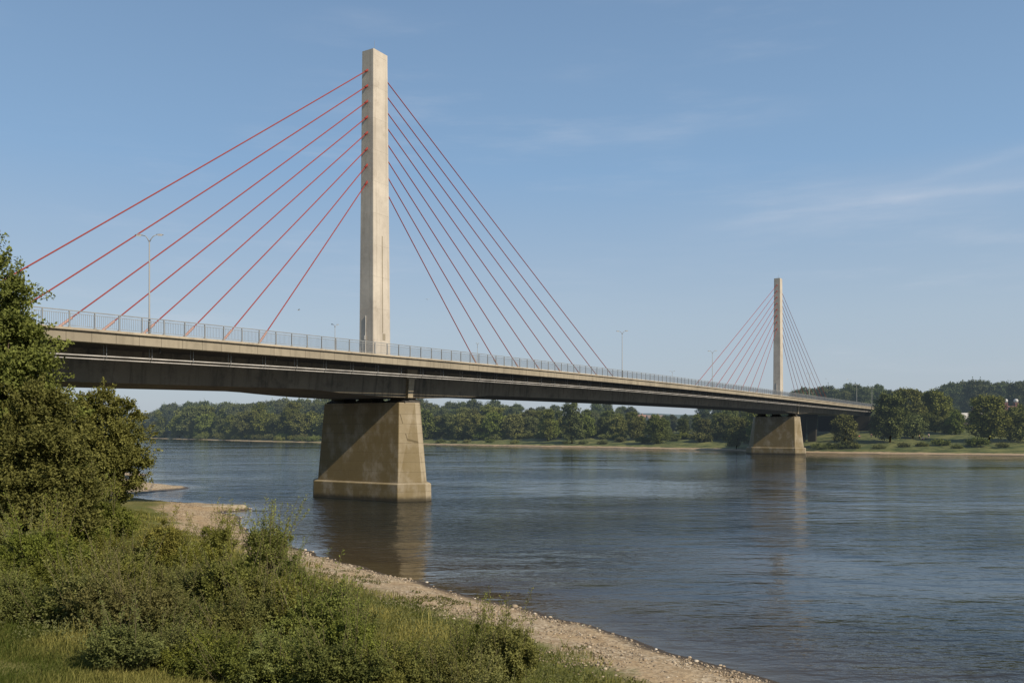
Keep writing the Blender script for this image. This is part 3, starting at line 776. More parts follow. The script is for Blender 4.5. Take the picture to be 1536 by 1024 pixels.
row('front row', lambda p: 26.5 - p * .002, range(-30, 760, 46), [0, 1, 3], (.72, .98))
row('nearest row', lambda p: 21.8, range(190, 900, 52), [1, 3, 0], (.62, .85))
sp_special = [(330, 45, 4, .95, 'slender willow shrub with upright shoots, left one of the two standing before the beach'),
              (402, 41, 4, 1.1, 'tallest willow shrub with upright shoots, standing against the water before the near pier'),
              (436, 40.5, 5, .75, 'low willow shrub with thin shoots at the foot of the tallest willow shrub'),
              (455, 34, 5, .7, 'thin shooted willow shrub on the slope below the near pier'),
              (718, 25.5, 5, .72, 'upright willow shrub at the edge of the gravel beach, rightmost of its kind'),
              (690, 24, 5, .55, 'short willow shrub beside the rightmost one at the gravel edge')]
for px, yy, k, sc, lb_ in sp_special:
    x, y = place_px(px, yy); put(SP[k], SF[k], (x, y, tz(x, y) - .1), rr.uniform(0, 6.28), lb_, 'shrub', None, sc)
rr2 = random.Random(9)
shr = [(px, yy, k, sc * (1 if px < 165 else (.72 if px < 235 else .78 if px < 320 else .66)) if rn in ('back row', 'fourth row', 'third row') else sc, rn) for px, yy, k, sc, rn in shr if not (rn == 'back row' and px > 175)]
rows = {}
for a in shr: rows.setdefault(a[4], []).append(a)
desc = ['grey green bush', 'wide low bush', 'yellow green leafy bush', 'small dense bush']
for rn, lst in rows.items():
    lst = sorted(a for a in lst if terrain([place_px(a[0], a[1])[0]], [a[1]])[1][0] > (12.3 if a[0] < 700 else 9.5))
    for i, (px, yy, k, sc, _) in enumerate(lst):
        x, y = place_px(px, yy)
        put(SP[k], SF[k], (x, y, tz(x, y) - .12), rr.uniform(0, 6.28), '%s, %s from the left in the %s of near slope bushes' % (desc[k], ORD[i], rn), 'shrub', 'bushes on the near slope', (sc, sc, sc * rr.uniform(.85, 1.1)))

# --- far bank trees
FP = []; FF = []
def far_proto(H, W, base, n, seed, leaf, clumps, mat, tr=.3, nm='tree', rl=.42, top=.5):
    FP.append(tree_proto(nm, H, mk_lobes(H, W, base, n, seed, top, rl=rl), int(clumps * 1.5), 8, 7, leaf, mat, seed, tr, .42, 8, .1, trunk_top=.6, fill=.78, coh=1.5)); FF.append([False])
far_proto(14, 5.8, .3, 14, 51, .62, 120, M['leafF'])
far_proto(16, 4.9, .4, 14, 52, .60, 120, M['leafF'], nm='poplar_tree')
far_proto(12, 6.2, -.2, 15, 53, .62, 130, M['leafF'], nm='willow_tree')
far_proto(10, 4.6, -.2, 12, 54, .55, 100, M['leafF'], nm='tree')
far_proto(20, 6.2, .6, 17, 55, .75, 140, M['leafG'])
far_proto(22, 7.0, .6, 18, 56, .8, 150, M['leafG'], nm='tree')
far_proto(8.5, 2.8, .0, 10, 57, .42, 90, M['leafF'], nm='poplar_tree')
FP.append(shrub_proto('shrub', 2.4, 2.6, 60, .34, M['leafF'], 58, 7, 6)); FF.append([False])
FP.append(shrub_proto('shrub', 1.6, 3.2, 60, .30, M['leafF'], 59, 7, 6)); FF.append([False])
fr = random.Random(21)
def shore_y(px):
    """distance of the far water line in the direction of a column"""
    r = (px - 768) / 1287.
    ys = np.linspace(200, 760, 1200); ins = inside(np.stack([ys * r, ys], 1))
    k = np.where(ins)[0]; return ys[k[-1]] if len(k) else 400
trees = []    # px, Y, kind, scale, rowname
def frow(rowname, p0, p1, step, off, kinds, hpx, jit=.35):
    """hpx(px): wanted height of the crown top over the horizon line (pixels of the 1536 px frame)"""
    px = p0
    while px <= p1:
        yy = shore_y(px) + off * fr.uniform(.85, 1.2); k = fr.choice(kinds)
        x, y = place_px(px, yy); z = tz(x, y)
        top = 9 + hpx(px) * yy / 1287. ; Hn = (top - z) * fr.uniform(.88, 1.06); base = (14, 16, 12, 10, 20, 22, 8.5)[k]
        sc = Hn / base
        trees.append((px, x, y, z, k, sc, rowname)); px += step * fr.uniform(1 - jit, 1 + jit)
# left wood between the near trees and the near pier
frow('back row of the left wood', 236, 632, 13, 62, [4, 5], lambda p: np.interp(p, [236, 250, 300, 400, 470], [22, 29, 34, 37, 42]))
frow('middle row of the left wood', 226, 632, 16, 42, [0, 1, 4], lambda p: np.interp(p, [226, 250, 300, 400, 470], [16, 25, 28, 30, 34]))
frow('front row of the left wood', 232, 636, 19, 30, [0, 2, 3], lambda p: np.interp(p, [232, 260, 400, 470], [9, 14, 21, 21]))
frow('wood beyond the left edge tree', 70, 222, 19, 40, [0, 1, 4], lambda p: 20)
# between the two piers
mid = lambda p: np.interp(p, [630, 690, 740, 790, 850, 900, 960, 1000, 1060, 1130, 1200], [30, 33, 36, 28, 27, 28, 23, 18, 27, 30, 32])
frow('back row of the middle wood', 628, 835, 15, 90, [4, 5], mid)
frow('middle row of the middle wood', 632, 1140, 17, 60, [0, 1, 4], lambda p: mid(p) * .8)
frow('front row of the middle wood', 640, 1140, 24, 42, [0, 2, 3], lambda p: mid(p) * .52)
frow('back row of the middle wood', 895, 1200, 17, 150, [4, 5], lambda p: mid(p) * (1.12 if p > 1040 or p < 960 else .6))
# right bank
rt = lambda p: np.interp(p, [1180, 1230, 1300, 1330, 1400, 1430, 1480, 1536, 1600], [48, 54, 60, 56, 48, 62, 62, 60, 60])
frow('back row of the right wood', 1196, 1640, 17, 230, [4, 5], rt)
frow('back row of the right wood', 1205, 1640, 24, 290, [4, 5], lambda p: rt(p) + 1)
frow('middle row of the right wood', 1325, 1425, 13, 95, [0, 1, 4], lambda p: np.interp(p, [1325, 1380, 1410, 1430], [44, 54, 46, 38]))
frow('middle row of the right wood', 1430, 1600, 26, 120, [0, 2], lambda p: 24)
frow('front row of the right wood', 1345, 1430, 17, 62, [0, 3, 2], lambda p: np.interp(p, [1345, 1430], [26, 10]))
groups = {}
for t_ in trees: groups.setdefault(t_[6], []).append(t_)
kd = ['rounded olive tree', 'upright leafy tree', 'broad spreading tree', 'small rounded tree', 'tall dark tree', 'massive dark tree', 'slender tree']
for gname, lst in groups.items():
    lst.sort()
    for i, (px, x, y, z, k, sc, _) in enumerate(lst):
        nm = ORD[i]
        put(FP[k], FF[k], (x, y, z - .2), fr.uniform(0, 6.28), '%s, %s from the left in the %s' % (kd[k], nm, gname), 'tree', 'trees on the far bank', (sc * fr.uniform(.92, 1.12), sc * fr.uniform(.92, 1.12), sc))
# single trees with their own labels
def single(px, yy, k, Hpx, label, wide=1.0):
    x, y = place_px(px, yy); z = tz(x, y); top = 9 + Hpx * yy / 1287.; base = (14, 16, 12, 10, 20, 22, 8.5)[k]; sc = (top - z) / base
    put(FP[k], FF[k], (x, y, z - .15), fr.uniform(0, 6.28), label, 'tree', None, (sc * wide, sc * wide, sc))
single(858, 376, 1, 33, 'tall yellow olive poplar standing alone above its neighbours between the piers', 1.0)
single(822, 395, 1, 24, 'slim tree with two trunks left of the tall poplar between the piers', .9)
single(985, 352, 2, 12, 'dark round tree near the sandy spit of the far bank', .9)
single(1268, 290, 6, 14, 'young light green tree in front of the dark side span right of the far pier', 1.15)
single(1335, 300, 1, 47, 'large olive tree at the right end of the bridge with bare lower trunk', 1.25)
single(1369, 312, 3, 15, 'low bushy tree behind the large olive tree right of the bridge end', 1.3)
single(1434, 318, 2, 20, 'low dark tree left of the large solitary tree on the right meadow', .8)
single(1484, 292, 0, 42, 'large dark solitary tree on the right hand meadow near the frame edge', 1.15)
single(1530, 292, 2, 28, 'dark spreading tree cut by the right edge of the photograph', 1.0)
for i_, (s_, t_, k_, sc_) in enumerate(((222, -13, 3, 1.0), (236, -15, 0, .72), (250, -13, 3, 1.05), (263, -16, 0, .75), (277, -13, 3, 1.0), (292, -14, 0, .72), (303, -12.5, 3, .9), (228, -24, 0, .8), (258, -25, 0, .85), (288, -26, 0, .85))):
    x, y, _z = P(s_, t_, 0); put(FP[k_], FF[k_], (x, y, tz(x, y) - .2), fr.uniform(0, 6.28), 'shaded tree behind the far side span, %s from the far pier in the %s row' % (ORD[i_ if i_ < 7 else i_ - 7], 'nearer' if i_ < 7 else 'farther'), 'tree', 'shaded trees behind the side span', sc_)
bl = 0
for px, off, k, sc in [(p + fr.uniform(-5, 5), 38 + fr.uniform(-4, 6), fr.choice([7, 7, 8]), fr.uniform(1.2, 1.9)) for p in range(636, 1136, 17) if not 935 < p < 1000] + [(p + fr.uniform(-5, 5), 21 + fr.uniform(-3, 3), 7, fr.uniform(1.3, 2.1)) for p in range(232, 476, 16)] + list(((700, 16, 8, 1), (735, 18, 7, .9), (772, 15, 8, 1), (905, 16, 8, 1), (930, 26, 7, 1.1), (966, 22, 7, 1.5), (1012, 30, 7, 1), (1052, 28, 7, 1.9), (1100, 20, 8, 1.1), (1228, 9, 7, 1.1), (1245, 12, 8, 1.2), (1262, 12, 8, 1.3),
                       (1282, 13, 8, 1), (1318, 14, 8, .9), (1356, 18, 8, .9), (1383, 20, 8, .9), (1411, 22, 7, 1.2), (1437, 15, 8, .8), (1465, 20, 7, 1.5), (1505, 18, 8, .9), (660, 12, 8, 1.1), (680, 13, 7, .8), (850, 15, 8, .9), (875, 14, 8, 1), (300, 12, 8, 1.5), (340, 14, 8, 1.4), (420, 12, 8, 1.6), (452, 12, 8, 1.6), (470, 14, 7, 1.4))):
    yy = shore_y(px) + off; x, y = place_px(px, yy)
    where = 'left of the near pier' if px < 480 else ('between the two piers' if px < 1140 else 'right of the far pier')
    groups.setdefault('b' + where, []).append((px, x, y, k, sc, where))
for key in [g for g in groups if g.startswith('b') and not g.startswith('back')]:
    for i, (px, x, y, k, sc, where) in enumerate(sorted(groups[key])):
        put(FP[k], FF[k], (x, y, tz(x, y) - .1), fr.uniform(0, 6.28), 'low green bank bush, %s from the left of those %s' % (ORD[i], where), 'shrub', 'bushes on the far bank', sc)

# ------------------------------------------------------------------ grass, weeds and stones on the near bank
rng = np.random.default_rng(77)
def scatter(n, x0, x1, y0, y1):
    x = rng.uniform(x0, x1, n); y = rng.uniform(y0, y1, n)
    r = x / np.maximum(y, 1) * 1287 + 768
    k = (r > -60) & (r < 1600); x, y = x[k], y[k]
    z, ds, nf = terrain(x, y); k = nf & (ds > 0); return x[k], y[k], z[k], ds[k]
x, y, z, ds = scatter(520000, -45, 12, 12, 78)
x2, y2, z2, ds2 = scatter(190000, -16, 3, 12, 26)
x, y, z, ds = (np.concatenate(q) for q in ((x, x2), (y, y2), (z, z2), (ds, ds2)))
e = ds + 3.4 * fbm(x / 2.6, y / 2.6) - 1.3 * sstep(58, 76, y)
k = (e > 5.2) & (rng.random(len(x)) < np.clip(30 / y, .25, 1)) & (rng.random(len(x)) < .25 + .75 * sstep(5.2, 8, e)); x, y, z = x[k], y[k], z[k]; n = len(x)
hgt = np.where(rng.random(n) < .03, rng.uniform(.3, .6, n), rng.uniform(.08, .26, n)) * (1 + .8 * fbm(x / 3, y / 3)) * np.clip(y / 26, .75, 1.3)
az = rng.uniform(0, 2 * math.pi, n); lean = rng.normal(size=(n, 2)) * .35 + np.array([.2, -.1])
w = .006 * np.clip(y / 14, 1, 4) * rng.uniform(.7, 1.4, n)
b = np.stack([x, y, z - .02], 1); wd = np.stack([np.cos(az) * w, np.sin(az) * w, np.zeros(n)], 1)
mid_ = b + np.stack([lean[:, 0] * hgt * .35, lean[:, 1] * hgt * .35, hgt * .6], 1); tip = b + np.stack([lean[:, 0] * hgt, lean[:, 1] * hgt, hgt], 1)
V = np.stack([b - wd, b + wd, mid_ + wd * .7, mid_ - wd * .7, tip], 1).reshape(-1, 3)
i5 = np.arange(n)[:, None] * 5
Q = i5 + np.array([[0, 1, 2, 3]]); T_ = i5 + np.array([[3, 2, 4]])
tint = np.clip(.38 + 1.1 * fbm(x / 3, y / 3) + rng.normal(size=n) * .16, 0, 1)
gr = mesh_np('grass', V, [Q, T_], M['grass'], None, False, {'tint': np.repeat(tint, 5)})
tag(gr, 'short dry green grass covering the near slope between bushes and beach', 'grass', kind='stuff')
# low weeds / herbs between the shrubs
x, y, z, ds = scatter(60000, -45, 10, 15, 75)
e = ds + 3 * fbm(x / 2, y / 2) - 5 * sstep(56, 74, y); pxx = x / y * 1287 + 768
corner = (pxx < 330) & (y < 23)
k = (e > 7.5) & ~corner & (fbm(x / 2.3 + 5, y / 2.3) > -.05) & (rng.random(len(x)) < .33); x, y, z = x[k], y[k], z[k]; n = len(x); m_ = 14
h = rng.uniform(.25, .75, n)
q = rng.random((n, m_)); p = np.stack([x, y, z], 1)[:, None, :] + np.stack([rng.normal(size=(n, m_)) * .14, rng.normal(size=(n, m_)) * .14, q * h[:, None]], -1)
d = rng.normal(size=p.shape) + [0, 0, .6]; nn = rng.normal(size=p.shape) * .7 + [.1, -.4, .7]
V, Fq, T = leaves(p.reshape(-1, 3), d.reshape(-1, 3), nn.reshape(-1, 3), (rng.uniform(.05, .12, n * m_)), np.clip(rng.uniform(.2, .8, n * m_) + q.ravel() * .2, 0, 1), .5, .1)
wd_ = mesh_np('weeds', V, Fq, M['weed'], None, False, {'tint': T})
tag(wd_, 'leafy green weeds filling the ground between the bushes', 'weeds', kind='stuff')
# weeds on beach: small green patches
x, y, z, ds = scatter(60000, -34, 14, 20, 80)
k = (ds > 2.2) & (ds < 6.5) & (fbm(x / 1.3, y / 1.3) + .25 * fbm(x / 6, y / 6) > .27); x, y, z = x[k], y[k], z[k]; n = len(x); m_ = 7
p = np.stack([x, y, z], 1)[:, None, :] + np.abs(rng.normal(size=(n, m_, 3))) * [.08, .08, .05]
V, Fq, T = leaves(p.reshape(-1, 3), (rng.normal(size=p.shape) + [0, 0, .5]).reshape(-1, 3), (rng.normal(size=p.shape) + [0, 0, 1]).reshape(-1, 3), rng.uniform(.05, .12, n * m_), rng.uniform(0, .8, n * m_), .45, .1)
bw = mesh_np('beach_weeds', V, Fq, M['weed'], None, False, {'tint': T})
tag(bw, 'low green weed patches growing on the gravel beach', 'weeds', kind='stuff')
# gravel
def mat_stone():
    m, nt, out = newmat('pebbles'); t = NT(nt)
    a = t.n('ShaderNodeAttribute'); a.attribute_name = 'tint'
    c = t.ramp(a.outputs['Fac'], [(0, (.13, .10, .07)), (.5, (.32, .25, .17)), (.9, (.46, .39, .29)), (1., (.62, .57, .48))])
    g = t.n('ShaderNodeNewGeometry').outputs['Position']
    t.l(t.principled(c, .85, t.bump(t.noise(g, 30, 4), .5, .02), .3), out.inputs['Surface']); return m
M['stone'] = mat_stone()
def stones(name, x, y, z, size, tint, label):
    t_ = (1 + 5 ** .5) / 2
    ico = np.array([(-1, t_, 0), (1, t_, 0), (-1, -t_, 0), (1, -t_, 0), (0, -1, t_), (0, 1, t_), (0, -1, -t_), (0, 1, -t_), (t_, 0, -1), (t_, 0, 1), (-t_, 0, -1), (-t_, 0, 1)]) / 1.9
    fc = np.array([(0, 11, 5), (0, 5, 1), (0, 1, 7), (0, 7, 10), (0, 10, 11), (1, 5, 9), (5, 11, 4), (11, 10, 2), (10, 7, 6), (7, 1, 8), (3, 9, 4), (3, 4, 2), (3, 2, 6), (3, 6, 8), (3, 8, 9), (4, 9, 5), (2, 4, 11), (6, 2, 10), (8, 6, 7), (9, 8, 1)])
    n = len(x); s = size[:, None, None] * rng.uniform(.6, 1.2, (n, 1, 3)) * np.array([1, 1, .6]) * .5
    V = ico[None] * (1 + rng.normal(size=(n, 12, 1)) * .13) * s
    a = rng.uniform(0, 6.28, n); ca, sa = np.cos(a)[:, None], np.sin(a)[:, None]
    V = np.stack([V[..., 0] * ca - V[..., 1] * sa, V[..., 0] * sa + V[..., 1] * ca, V[..., 2]], -1) + np.stack([x, y, z + size * .08], -1)[:, None, :]
    F = (fc[None] + (np.arange(n) * 12)[:, None, None]).reshape(-1, 3)
    o = mesh_np(name, V.reshape(-1, 3), F, M['stone'], None, True, {'tint': np.repeat(tint, 12)})
    return tag(o, label, 'stones', kind='stuff')
x, y, z, ds = scatter(330000, -40, 16, 18, 100)
k = (ds > .35) & (ds < 6.6 + 2 * fbm(x / 2, y / 2)) & (rng.random(len(x)) < np.clip(.2 + 1.2 * fbm(x / 2.2, y / 2.2) + np.clip((3 - ds) * .15, 0, .5), .05, 1) * np.clip(60 / y, .3, 1)); x, y, z = x[k], y[k], z[k]
stones('gravel', x, y, z, rng.gamma(2.2, .022, len(x)) + .025, rng.beta(2.2, 2.6, len(x)), 'tan and grey gravel lying on the near beach')
x, y, z, ds = scatter(90000, -36, 14, 20, 100)
k = (ds > .0) & (ds < .55) & (rng.random(len(x)) < .12); x, y, z = x[k], y[k], z[k]
stones('stones', x, y, np.maximum(z, 0), rng.gamma(4, .03, len(x)) + .05, rng.beta(3, 1.6, len(x)), 'larger pale stones scattered along the near water line')

gy_ = empty('groyne', (-31.5, 92.4, 0), R(8)); tag(gy_, 'pale flat stone groyne tongue jutting into the river left of the near pier', 'groyne')
mb = MB(); pl = [(-3.4, -.9), (-1.2, -1.05), (1.2, -.85), (2.4, -.45), (2.75, 0), (2.4, .4), (1.0, .75), (-1.2, .9), (-3.4, .9)]
mb.rings([[(x * q, y * q, z) for x, y in pl] for z, q in ((-.8, 1.15), (.38, 1.02), (.46, .96))]); mb.build('slab', mat_concrete('groyne_stone', (.36, .31, .23), (.15, .12, .08), .5, .2, (1.3, 5, .03), low_dark=(.02, .2)), gy_, bevel=.05)
# ------------------------------------------------------------------ small things on the far bank
def house(px, yy, L, W, H, roofcol, wallcol, label, rz=0.3):
    x, y = place_px(px, yy); r = empty('house', (x, y, tz(x, y)), rz); tag(r, label, 'house')
    wm = mat_plain('house_wall', wallcol, .8, haze=True); rm = mat_plain('house_roof', roofcol, .8, haze=True)
    mb = MB(); mb.box((0, 0, H / 2 - .5), (L / 2, W / 2, H / 2 + .5))
    mb.add([(-L / 2, -W / 2, H), (-L / 2, W / 2, H), (-L / 2, 0, H + W * .42), (L / 2, -W / 2, H), (L / 2, W / 2, H), (L / 2, 0, H + W * .42)], (), [[0, 2, 1], [3, 4, 5]])
    mb.build('wall', wm, r)
    mb = MB(); o = .5; zt = H + W * .42
    for sg in (-1, 1):
        mb.hexa([(-L / 2 - o, sg * (W / 2 + o), H - .3), (L / 2 + o, sg * (W / 2 + o), H - .3), (L / 2 + o, 0, zt + .05), (-L / 2 - o, 0, zt + .05),
                 (-L / 2 - o, sg * (W / 2 + o), H - .05), (L / 2 + o, sg * (W / 2 + o), H - .05), (L / 2 + o, 0, zt + .32), (-L / 2 - o, 0, zt + .32)])
    rf = mb.build('roof', rm, r)
    mb = MB(); mb.box((L * .2, W * .12, zt + .5), (.4, .4, 1.0)); mb.build('chimney', rm, rf)
    for i in range(max(2, int(L / 3.5))):
        mb = MB(); cx = -L / 2 + (i + .5) * L / max(2, int(L / 3.5))
        mb.box((cx, -W / 2 - .02, H * .58), (.6, .03, .75)); mb.build('window', M['bearing'], r)
house(983, 680, 14, 9, 6, (.17, .13, .115), (.42, .39, .36), 'white house with dull red roof seen between trees left of the far pier')
house(962, 690, 12, 9, 6.5, (.22, .12, .09), (.5, .47, .43), 'small house with brown roof among the trees, left of the red roofed house', .8)
house(1456, 440, 15, 9, 3.6, (.42, .40, .37), (.32, .27, .25), 'long low building with pale roof behind the trees on the right', .1)
# red steel frame with white tanks
x, y = place_px(1516, 430); rf = empty('tank_tower', (x, y, tz(x, y))); tag(rf, 'red steel frame carrying two round white tanks behind the trees at the right edge', 'tower')
rm = mat_plain('red_frame', (.24, .12, .11), .6, haze=True); wm = mat_plain('white_tank', (.5, .49, .47), .5, haze=True)
mb = MB()
for sx in (-2.6, 2.6):
    for a, b in ((-.8, -.8), (.8, -.8), (.8, .8), (-.8, .8)): mb.tube((sx + a, b, -.5), (sx + a * .8, b * .8, 12.6), .16, n=6)
    for zz in (3, 6, 9, 12): mb.box((sx, 0, zz), (.85, .85, .12))
    for zz in (0, 3, 6, 9): mb.tube((sx - .8, -.8, zz), (sx + .8, -.8, zz + 3), .1, n=5); mb.tube((sx + .8, -.8, zz), (sx - .8, -.8, zz + 3), .1, n=5)
mb.box((0, 0, 10.5), (2.6, .3, .3)); mb.build('frame', rm, rf)
for sx in (-2.6, 2.6):
    mb = MB(); rr_ = []
    for zz, q in ((12.4, .2), (12.5, .8), (13.0, 1.05), (13.6, 1.05), (14.1, .8), (14.3, .2)): rr_.append([(sx + q * math.cos(a), q * math.sin(a), zz) for a in np.linspace(0, 6.283, 14, endpoint=False)])
    mb.rings(rr_); mb.build('tank', wm, rf, smooth=True)
x, y = place_px(1461, 425); ms = empty('lattice_mast', (x, y, tz(x, y))); tag(ms, 'short red and white lattice mast between the trees on the right meadow', 'mast')
mb = MB()
for a, b in ((-1, -1), (1, -1), (1, 1), (-1, 1)): mb.tube((a, b, -.5), (a * .5, b * .5, 10.5), .14, n=5)
for i in range(5):
    z0 = i * 2.1; w0 = 1 - .5 * z0 / 10.5; w1 = 1 - .5 * (z0 + 2.1) / 10.5
    for a, b, c, d in ((-1, -1, 1, -1), (1, -1, -1, -1), (1, -1, 1, 1), (-1, 1, -1, -1)): mb.tube((a * w0, b * w0, z0), (c * w1, d * w1, z0 + 2.1), .08, n=4)
mb.build('lattice', rm, ms); mb = MB(); mb.box((0, 0, 10.9), (1.1, 1.1, .35)); mb.build('platform', wm, ms)

# people on the meadow (tiny): continuous skinned bodies
def person(px, yy, shirt, trousers, label, rz, sit=False):
    x, y = place_px(px, yy); z = tz(x, y); root = empty('person', (x, y, z), rz); tag(root, label, 'person', 'people on the far meadow')
    skin = M.setdefault('skin', mat_plain('skin', (.45, .28, .2), .6))
    if not sit:
        J = dict(pel=(0, 0, .93), ches=(0, 0, 1.28), neck=(0, 0, 1.48), head=(0, -.02, 1.62), hl=(-.1, 0, .88), kl=(-.12, -.03, .5), al=(-.12, .02, .08), tl=(-.13, -.14, .04),
                 hr=(.1, 0, .88), kr=(.13, -.06, .5), ar=(.14, .04, .08), tr=(.15, -.12, .04), sl=(-.2, 0, 1.4), el=(-.27, .03, 1.12), wl=(-.27, -.08, .88), fl=(-.27, -.12, .8),
                 sr=(.2, 0, 1.4), er=(.27, .03, 1.12), wr=(.26, -.12, .9), fr=(.25, -.17, .83))
    else:
        J = dict(pel=(0, 0, .16), ches=(0, .08, .52), neck=(0, .06, .74), head=(0, .02, .88), hl=(-.1, -.02, .16), kl=(-.16, -.4, .42), al=(-.15, -.62, .08), tl=(-.15, -.76, .06),
                 hr=(.1, -.02, .16), kr=(.17, -.38, .44), ar=(.16, -.6, .08), tr=(.16, -.74, .06), sl=(-.2, .07, .66), el=(-.26, -.1, .42), wl=(-.18, -.32, .45), fl=(-.15, -.4, .46),
                 sr=(.2, .07, .66), er=(.27, -.08, .42), wr=(.18, -.3, .46), fr=(.15, -.38, .47))
    rad = dict(pel=.15, ches=.16, neck=.06, head=.105, hl=.1, kl=.065, al=.045, tl=.04, hr=.1, kr=.065, ar=.045, tr=.04, sl=.065, el=.045, wl=.033, fl=.035, sr=.065, er=.045, wr=.033, fr=.035)
    E = [('pel', 'ches'), ('ches', 'neck'), ('neck', 'head'), ('pel', 'hl'), ('hl', 'kl'), ('kl', 'al'), ('al', 'tl'), ('pel', 'hr'), ('hr', 'kr'), ('kr', 'ar'), ('ar', 'tr'), ('ches', 'sl'), ('sl', 'el'), ('el', 'wl'), ('wl', 'fl'), ('ches', 'sr'), ('sr', 'er'), ('er', 'wr'), ('wr', 'fr')]
    def sk(name, keys, grow, mat, sub=1):
        ks = [k for k in J if k in keys]; me = bpy.data.meshes.new(name)
        me.from_pydata([J[k] for k in ks], [(ks.index(a), ks.index(b)) for a, b in E if a in ks and b in ks], []); me.materials.append(mat)
        o = link(bpy.data.objects.new(name, me), root); m = o.modifiers.new('skin', 'SKIN'); m.use_smooth_shade = True
        for i, k in enumerate(ks): r_ = rad[k] + grow; me.skin_vertices[0].data[i].radius = (r_, r_)
        me.skin_vertices[0].data[0].use_root = True
        s_ = o.modifiers.new('sub', 'SUBSURF'); s_.levels = sub; s_.render_levels = sub; return o
    sk('body', list(J), 0, skin, 2)
    sk('shirt', ['pel', 'ches', 'sl', 'el', 'sr', 'er'], .02, mat_plain('shirt', shirt, .8))
    sk('trousers', ['pel', 'hl', 'kl', 'al', 'hr', 'kr', 'ar'], .022, mat_plain('trousers', trousers, .8))
    mb = MB(); hx, hy, hz = J['head']
    mb.rings([[(hx + q * math.cos(a), hy + .03 + q * math.sin(a), hz + dz) for a in np.linspace(0, 6.283, 10, endpoint=False)] for dz, q in ((-.02, .11), (.05, .12), (.11, .085), (.135, .02))])
    mb.build('hair', M['bark'], root, smooth=True)
for a in ((1379, 308, (.55, .5, .2), (.1, .1, .12), 'person in a yellow top, leftmost of the group on the right meadow', .4, False),
          (1384, 306, (.7, .68, .66), (.35, .1, .1), 'person in a white top sitting in the middle of the group on the right meadow', -.5, True),
          (1388, 307, (.6, .4, .4), (.12, .12, .2), 'person in a pink top sitting with the group on the right meadow', .9, True),
          (1393, 309, (.75, .74, .72), (.4, .38, .36), 'person in white standing rightmost of the group on the right meadow', -.2, False),
          (1289, 318, (.5, .12, .1), (.1, .1, .15), 'person in a red top sitting in the shade under the bridge end', .3, True),
          (1307, 316, (.6, .3, .28), (.08, .08, .1), 'person in a pale red top standing right of the one under the bridge end', .1, False),
          (1417, 345, (.7, .66, .62), (.3, .3, .35), 'person in a pale top walking far back on the meadow left of the dark tree', 1.2, False)):
    person(*a)
# gulls over the river
def bird(x, y, z, rz, label, fl=.5):
    r = empty('bird', (x, y, z), rz); r.scale = (.72, .72, .72); tag(r, label, 'bird', 'gulls over the river')
    g = M.setdefault('gull', mat_plain('gull_feathers', (.6, .6, .6), .8))
    mb = MB(); mb.path([(-.28, 0, 0), (-.18, 0, .01), (0, 0, .02), (.16, 0, .03), (.24, 0, .035), (.3, 0, .03)], [.02, .05, .075, .05, .04, .008], 8)
    mb.add([(-.2, -.02, .01), (-.2, .02, .01), (-.38, .09, 0), (-.38, -.09, 0)], [[0, 1, 2, 3]]); mb.build('body', g, r, smooth=True)
    for sg in (-1, 1):
        mb = MB(); a = [(.1, sg * .05, .03), (.14, sg * .32, .03 + .25 * fl), (.02, sg * .68, .05 + .2 * fl), (-.07, sg * .6, .04 + .2 * fl), (-.05, sg * .3, .02 + .22 * fl), (-.08, sg * .05, .02)]
        mb.add(a + [(p[0], p[1], p[2] - .012) for p in a], [[0, 1, 4, 5], [6, 7, 10, 11], [0, 1, 7, 6], [4, 5, 11, 10], [1, 2, 8, 7], [3, 4, 10, 9], [1, 2, 3, 4], [7, 8, 9, 10]]); mb.build('wing', g, r)
for px, py, yy, rz, fl, lb_ in ((448, 465, 120, .4, .6, 'small gull flying left of the near pylon above the railing'), (641, 449, 150, 2.2, .3, 'small gull gliding right of the near pylon'),
                                (1251, 567, 260, 1.0, .7, 'gull flying just right of the far cables'), (1271, 569, 262, .2, .9, 'gull with raised wings right of the far cables'), (1239, 568, 262, 2.8, .5, 'leftmost gull of the three beside the far cables')):
    x, y = place_px(px, yy); bird(x, y, 9 + (638 - py) * yy / 1287., rz, lb_, fl)

# ------------------------------------------------------------------ light, sky, camera
Sv = Vector((N[0] * 1 - U[0] * .13, N[1] * 1 - U[1] * .13, .76)).normalized()
el = math.asin(Sv.z); rot = math.atan2(Sv.x, Sv.y)
sl = bpy.data.lights.new('sun', 'SUN'); sl.energy = 5.5; sl.angle = R(.5); sl.color = (1, .885, .72)
so = link(bpy.data.objects.new('sun', sl)); so.rotation_euler = Sv.to_track_quat('Z', 'Y').to_euler()
w = bpy.data.worlds.new('World'); bpy.context.scene.world = w; w.use_nodes = True
nt = w.node_tree; nt.nodes.clear(); t = NT(nt)
sky = t.n('ShaderNodeTexSky'); sky.sky_type = 'NISHITA'; sky.sun_disc = False; sky.sun_elevation = el; sky.sun_rotation = rot
sky.air_density = 1.0; sky.dust_density = 1.2; sky.ozone_density = 1.5
tc = t.n('ShaderNodeTexCoord').outputs['Generated']
sx = t.n('ShaderNodeSeparateXYZ'); t.l(tc, sx.inputs[0])
grad = t.ramp(sx.outputs[2], [(0., (4.4, 5.0, 5.7)), (.12, (4.0, 5.0, 6.1)), (.28, (2.45, 4.05, 6.2)), (.5, (1.7, 2.85, 4.7)), (1., (1.0, 1.7, 3.0))])
base = t.mix(.82, sky.outputs[0], grad)
cir = t.noise(t.map(tc, (2.2, 3, 16), (R(7), R(-14), 0)), 1.5, 8, .62)
msk = t.noise(t.map(tc, (1, 1, 2.2)), 2.1, 3, .5)
cf = t.math('MULTIPLY', t.rampf(cir, .46, .8, 0, .3), t.rampf(msk, .4, .62, 0, 1))
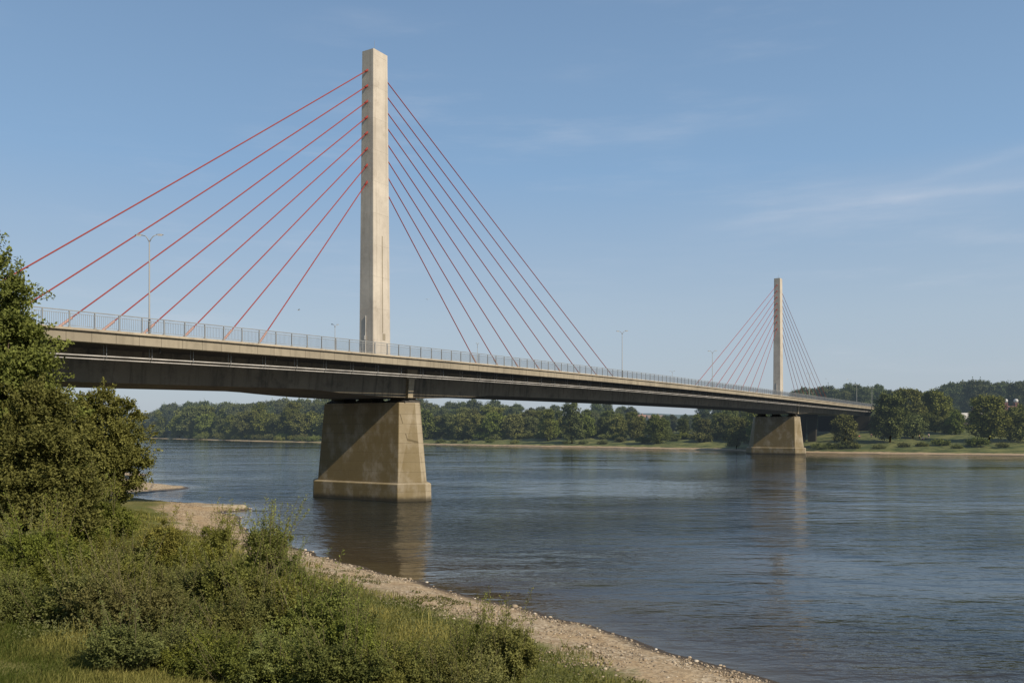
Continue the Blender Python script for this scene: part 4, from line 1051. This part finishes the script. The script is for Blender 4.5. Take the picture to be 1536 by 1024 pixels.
# two thin cirrus streaks rising to the right
yy_ = t.math('MAXIMUM', sx.outputs[1], .05); ca = t.math('DIVIDE', sx.outputs[0], yy_); cb = t.math('DIVIDE', sx.outputs[2], yy_)
wisp = t.noise(t.map(tc, (3, 3, 9)), 2.4, 6, .6); fib = t.noise(t.map(tc, (6, 4, 60), (0, R(9), 0)), 1.5, 5, .6)
cbw = t.math('SUBTRACT', cb, t.math('MULTIPLY', t.math('SUBTRACT', wisp, .5), .022))
for a0, b0, sl_, qd, m0, m1, wd0, amp in ((.25, .235, .17, -.12, .16, .36, .004, .13), (.483, .286, .31, 0., .40, .55, .005, .09), (.25, .247, .13, 0., .1, .5, .02, .07), (-.1, .50, .12, 0, -.9, -.3, .012, .0)):
    da = t.math('SUBTRACT', ca, a0)
    line = t.math('ADD', t.math('MULTIPLY', da, sl_), t.math('MULTIPLY', t.math('MULTIPLY', da, da), qd))
    d_ = t.math('DIVIDE', t.math('SUBTRACT', t.math('SUBTRACT', cbw, b0), line), wd0)
    g_ = t.math('EXPONENT', t.math('MULTIPLY', t.math('MULTIPLY', d_, d_), -.5))
    g_ = t.math('MULTIPLY', t.math('MULTIPLY', g_, t.rampf(ca, m0, m1, 0, amp)), t.rampf(fib, .2, .6, .5, 1.1))
    cf = t.math('ADD', cf, g_)
skyc = t.mix(cf, base, (6.6, 6.8, 7.4))
bg = t.n('ShaderNodeBackground'); bg.inputs['Strength'].default_value = .105
t.l(skyc, bg.inputs['Color']); wo = t.n('ShaderNodeOutputWorld'); t.l(bg.outputs[0], wo.inputs['Surface'])

cam = bpy.data.cameras.new('camera'); cam.sensor_width = 36; cam.lens = 1287 / 1536 * 36; cam.shift_y = 126 / 1536.; cam.clip_end = 12000; cam.clip_start = .2
co = link(bpy.data.objects.new('camera', cam)); co.location = (0, 0, 9); co.rotation_euler = (R(90), 0, 0)
sc = bpy.context.scene; sc.camera = co
sc.view_settings.view_transform = 'Standard'; sc.view_settings.look = 'None'; sc.view_settings.exposure = 0
sc.render.resolution_x = 1024; sc.render.resolution_y = 682
sc.cycles.max_bounces = 6; sc.cycles.diffuse_bounces = 2; sc.cycles.transparent_max_bounces = 4

for o in C.objects:
    if 'label' in o and not 4 <= len(o['label'].split()) <= 16: print('LABEL', len(o['label'].split()), o['label'])
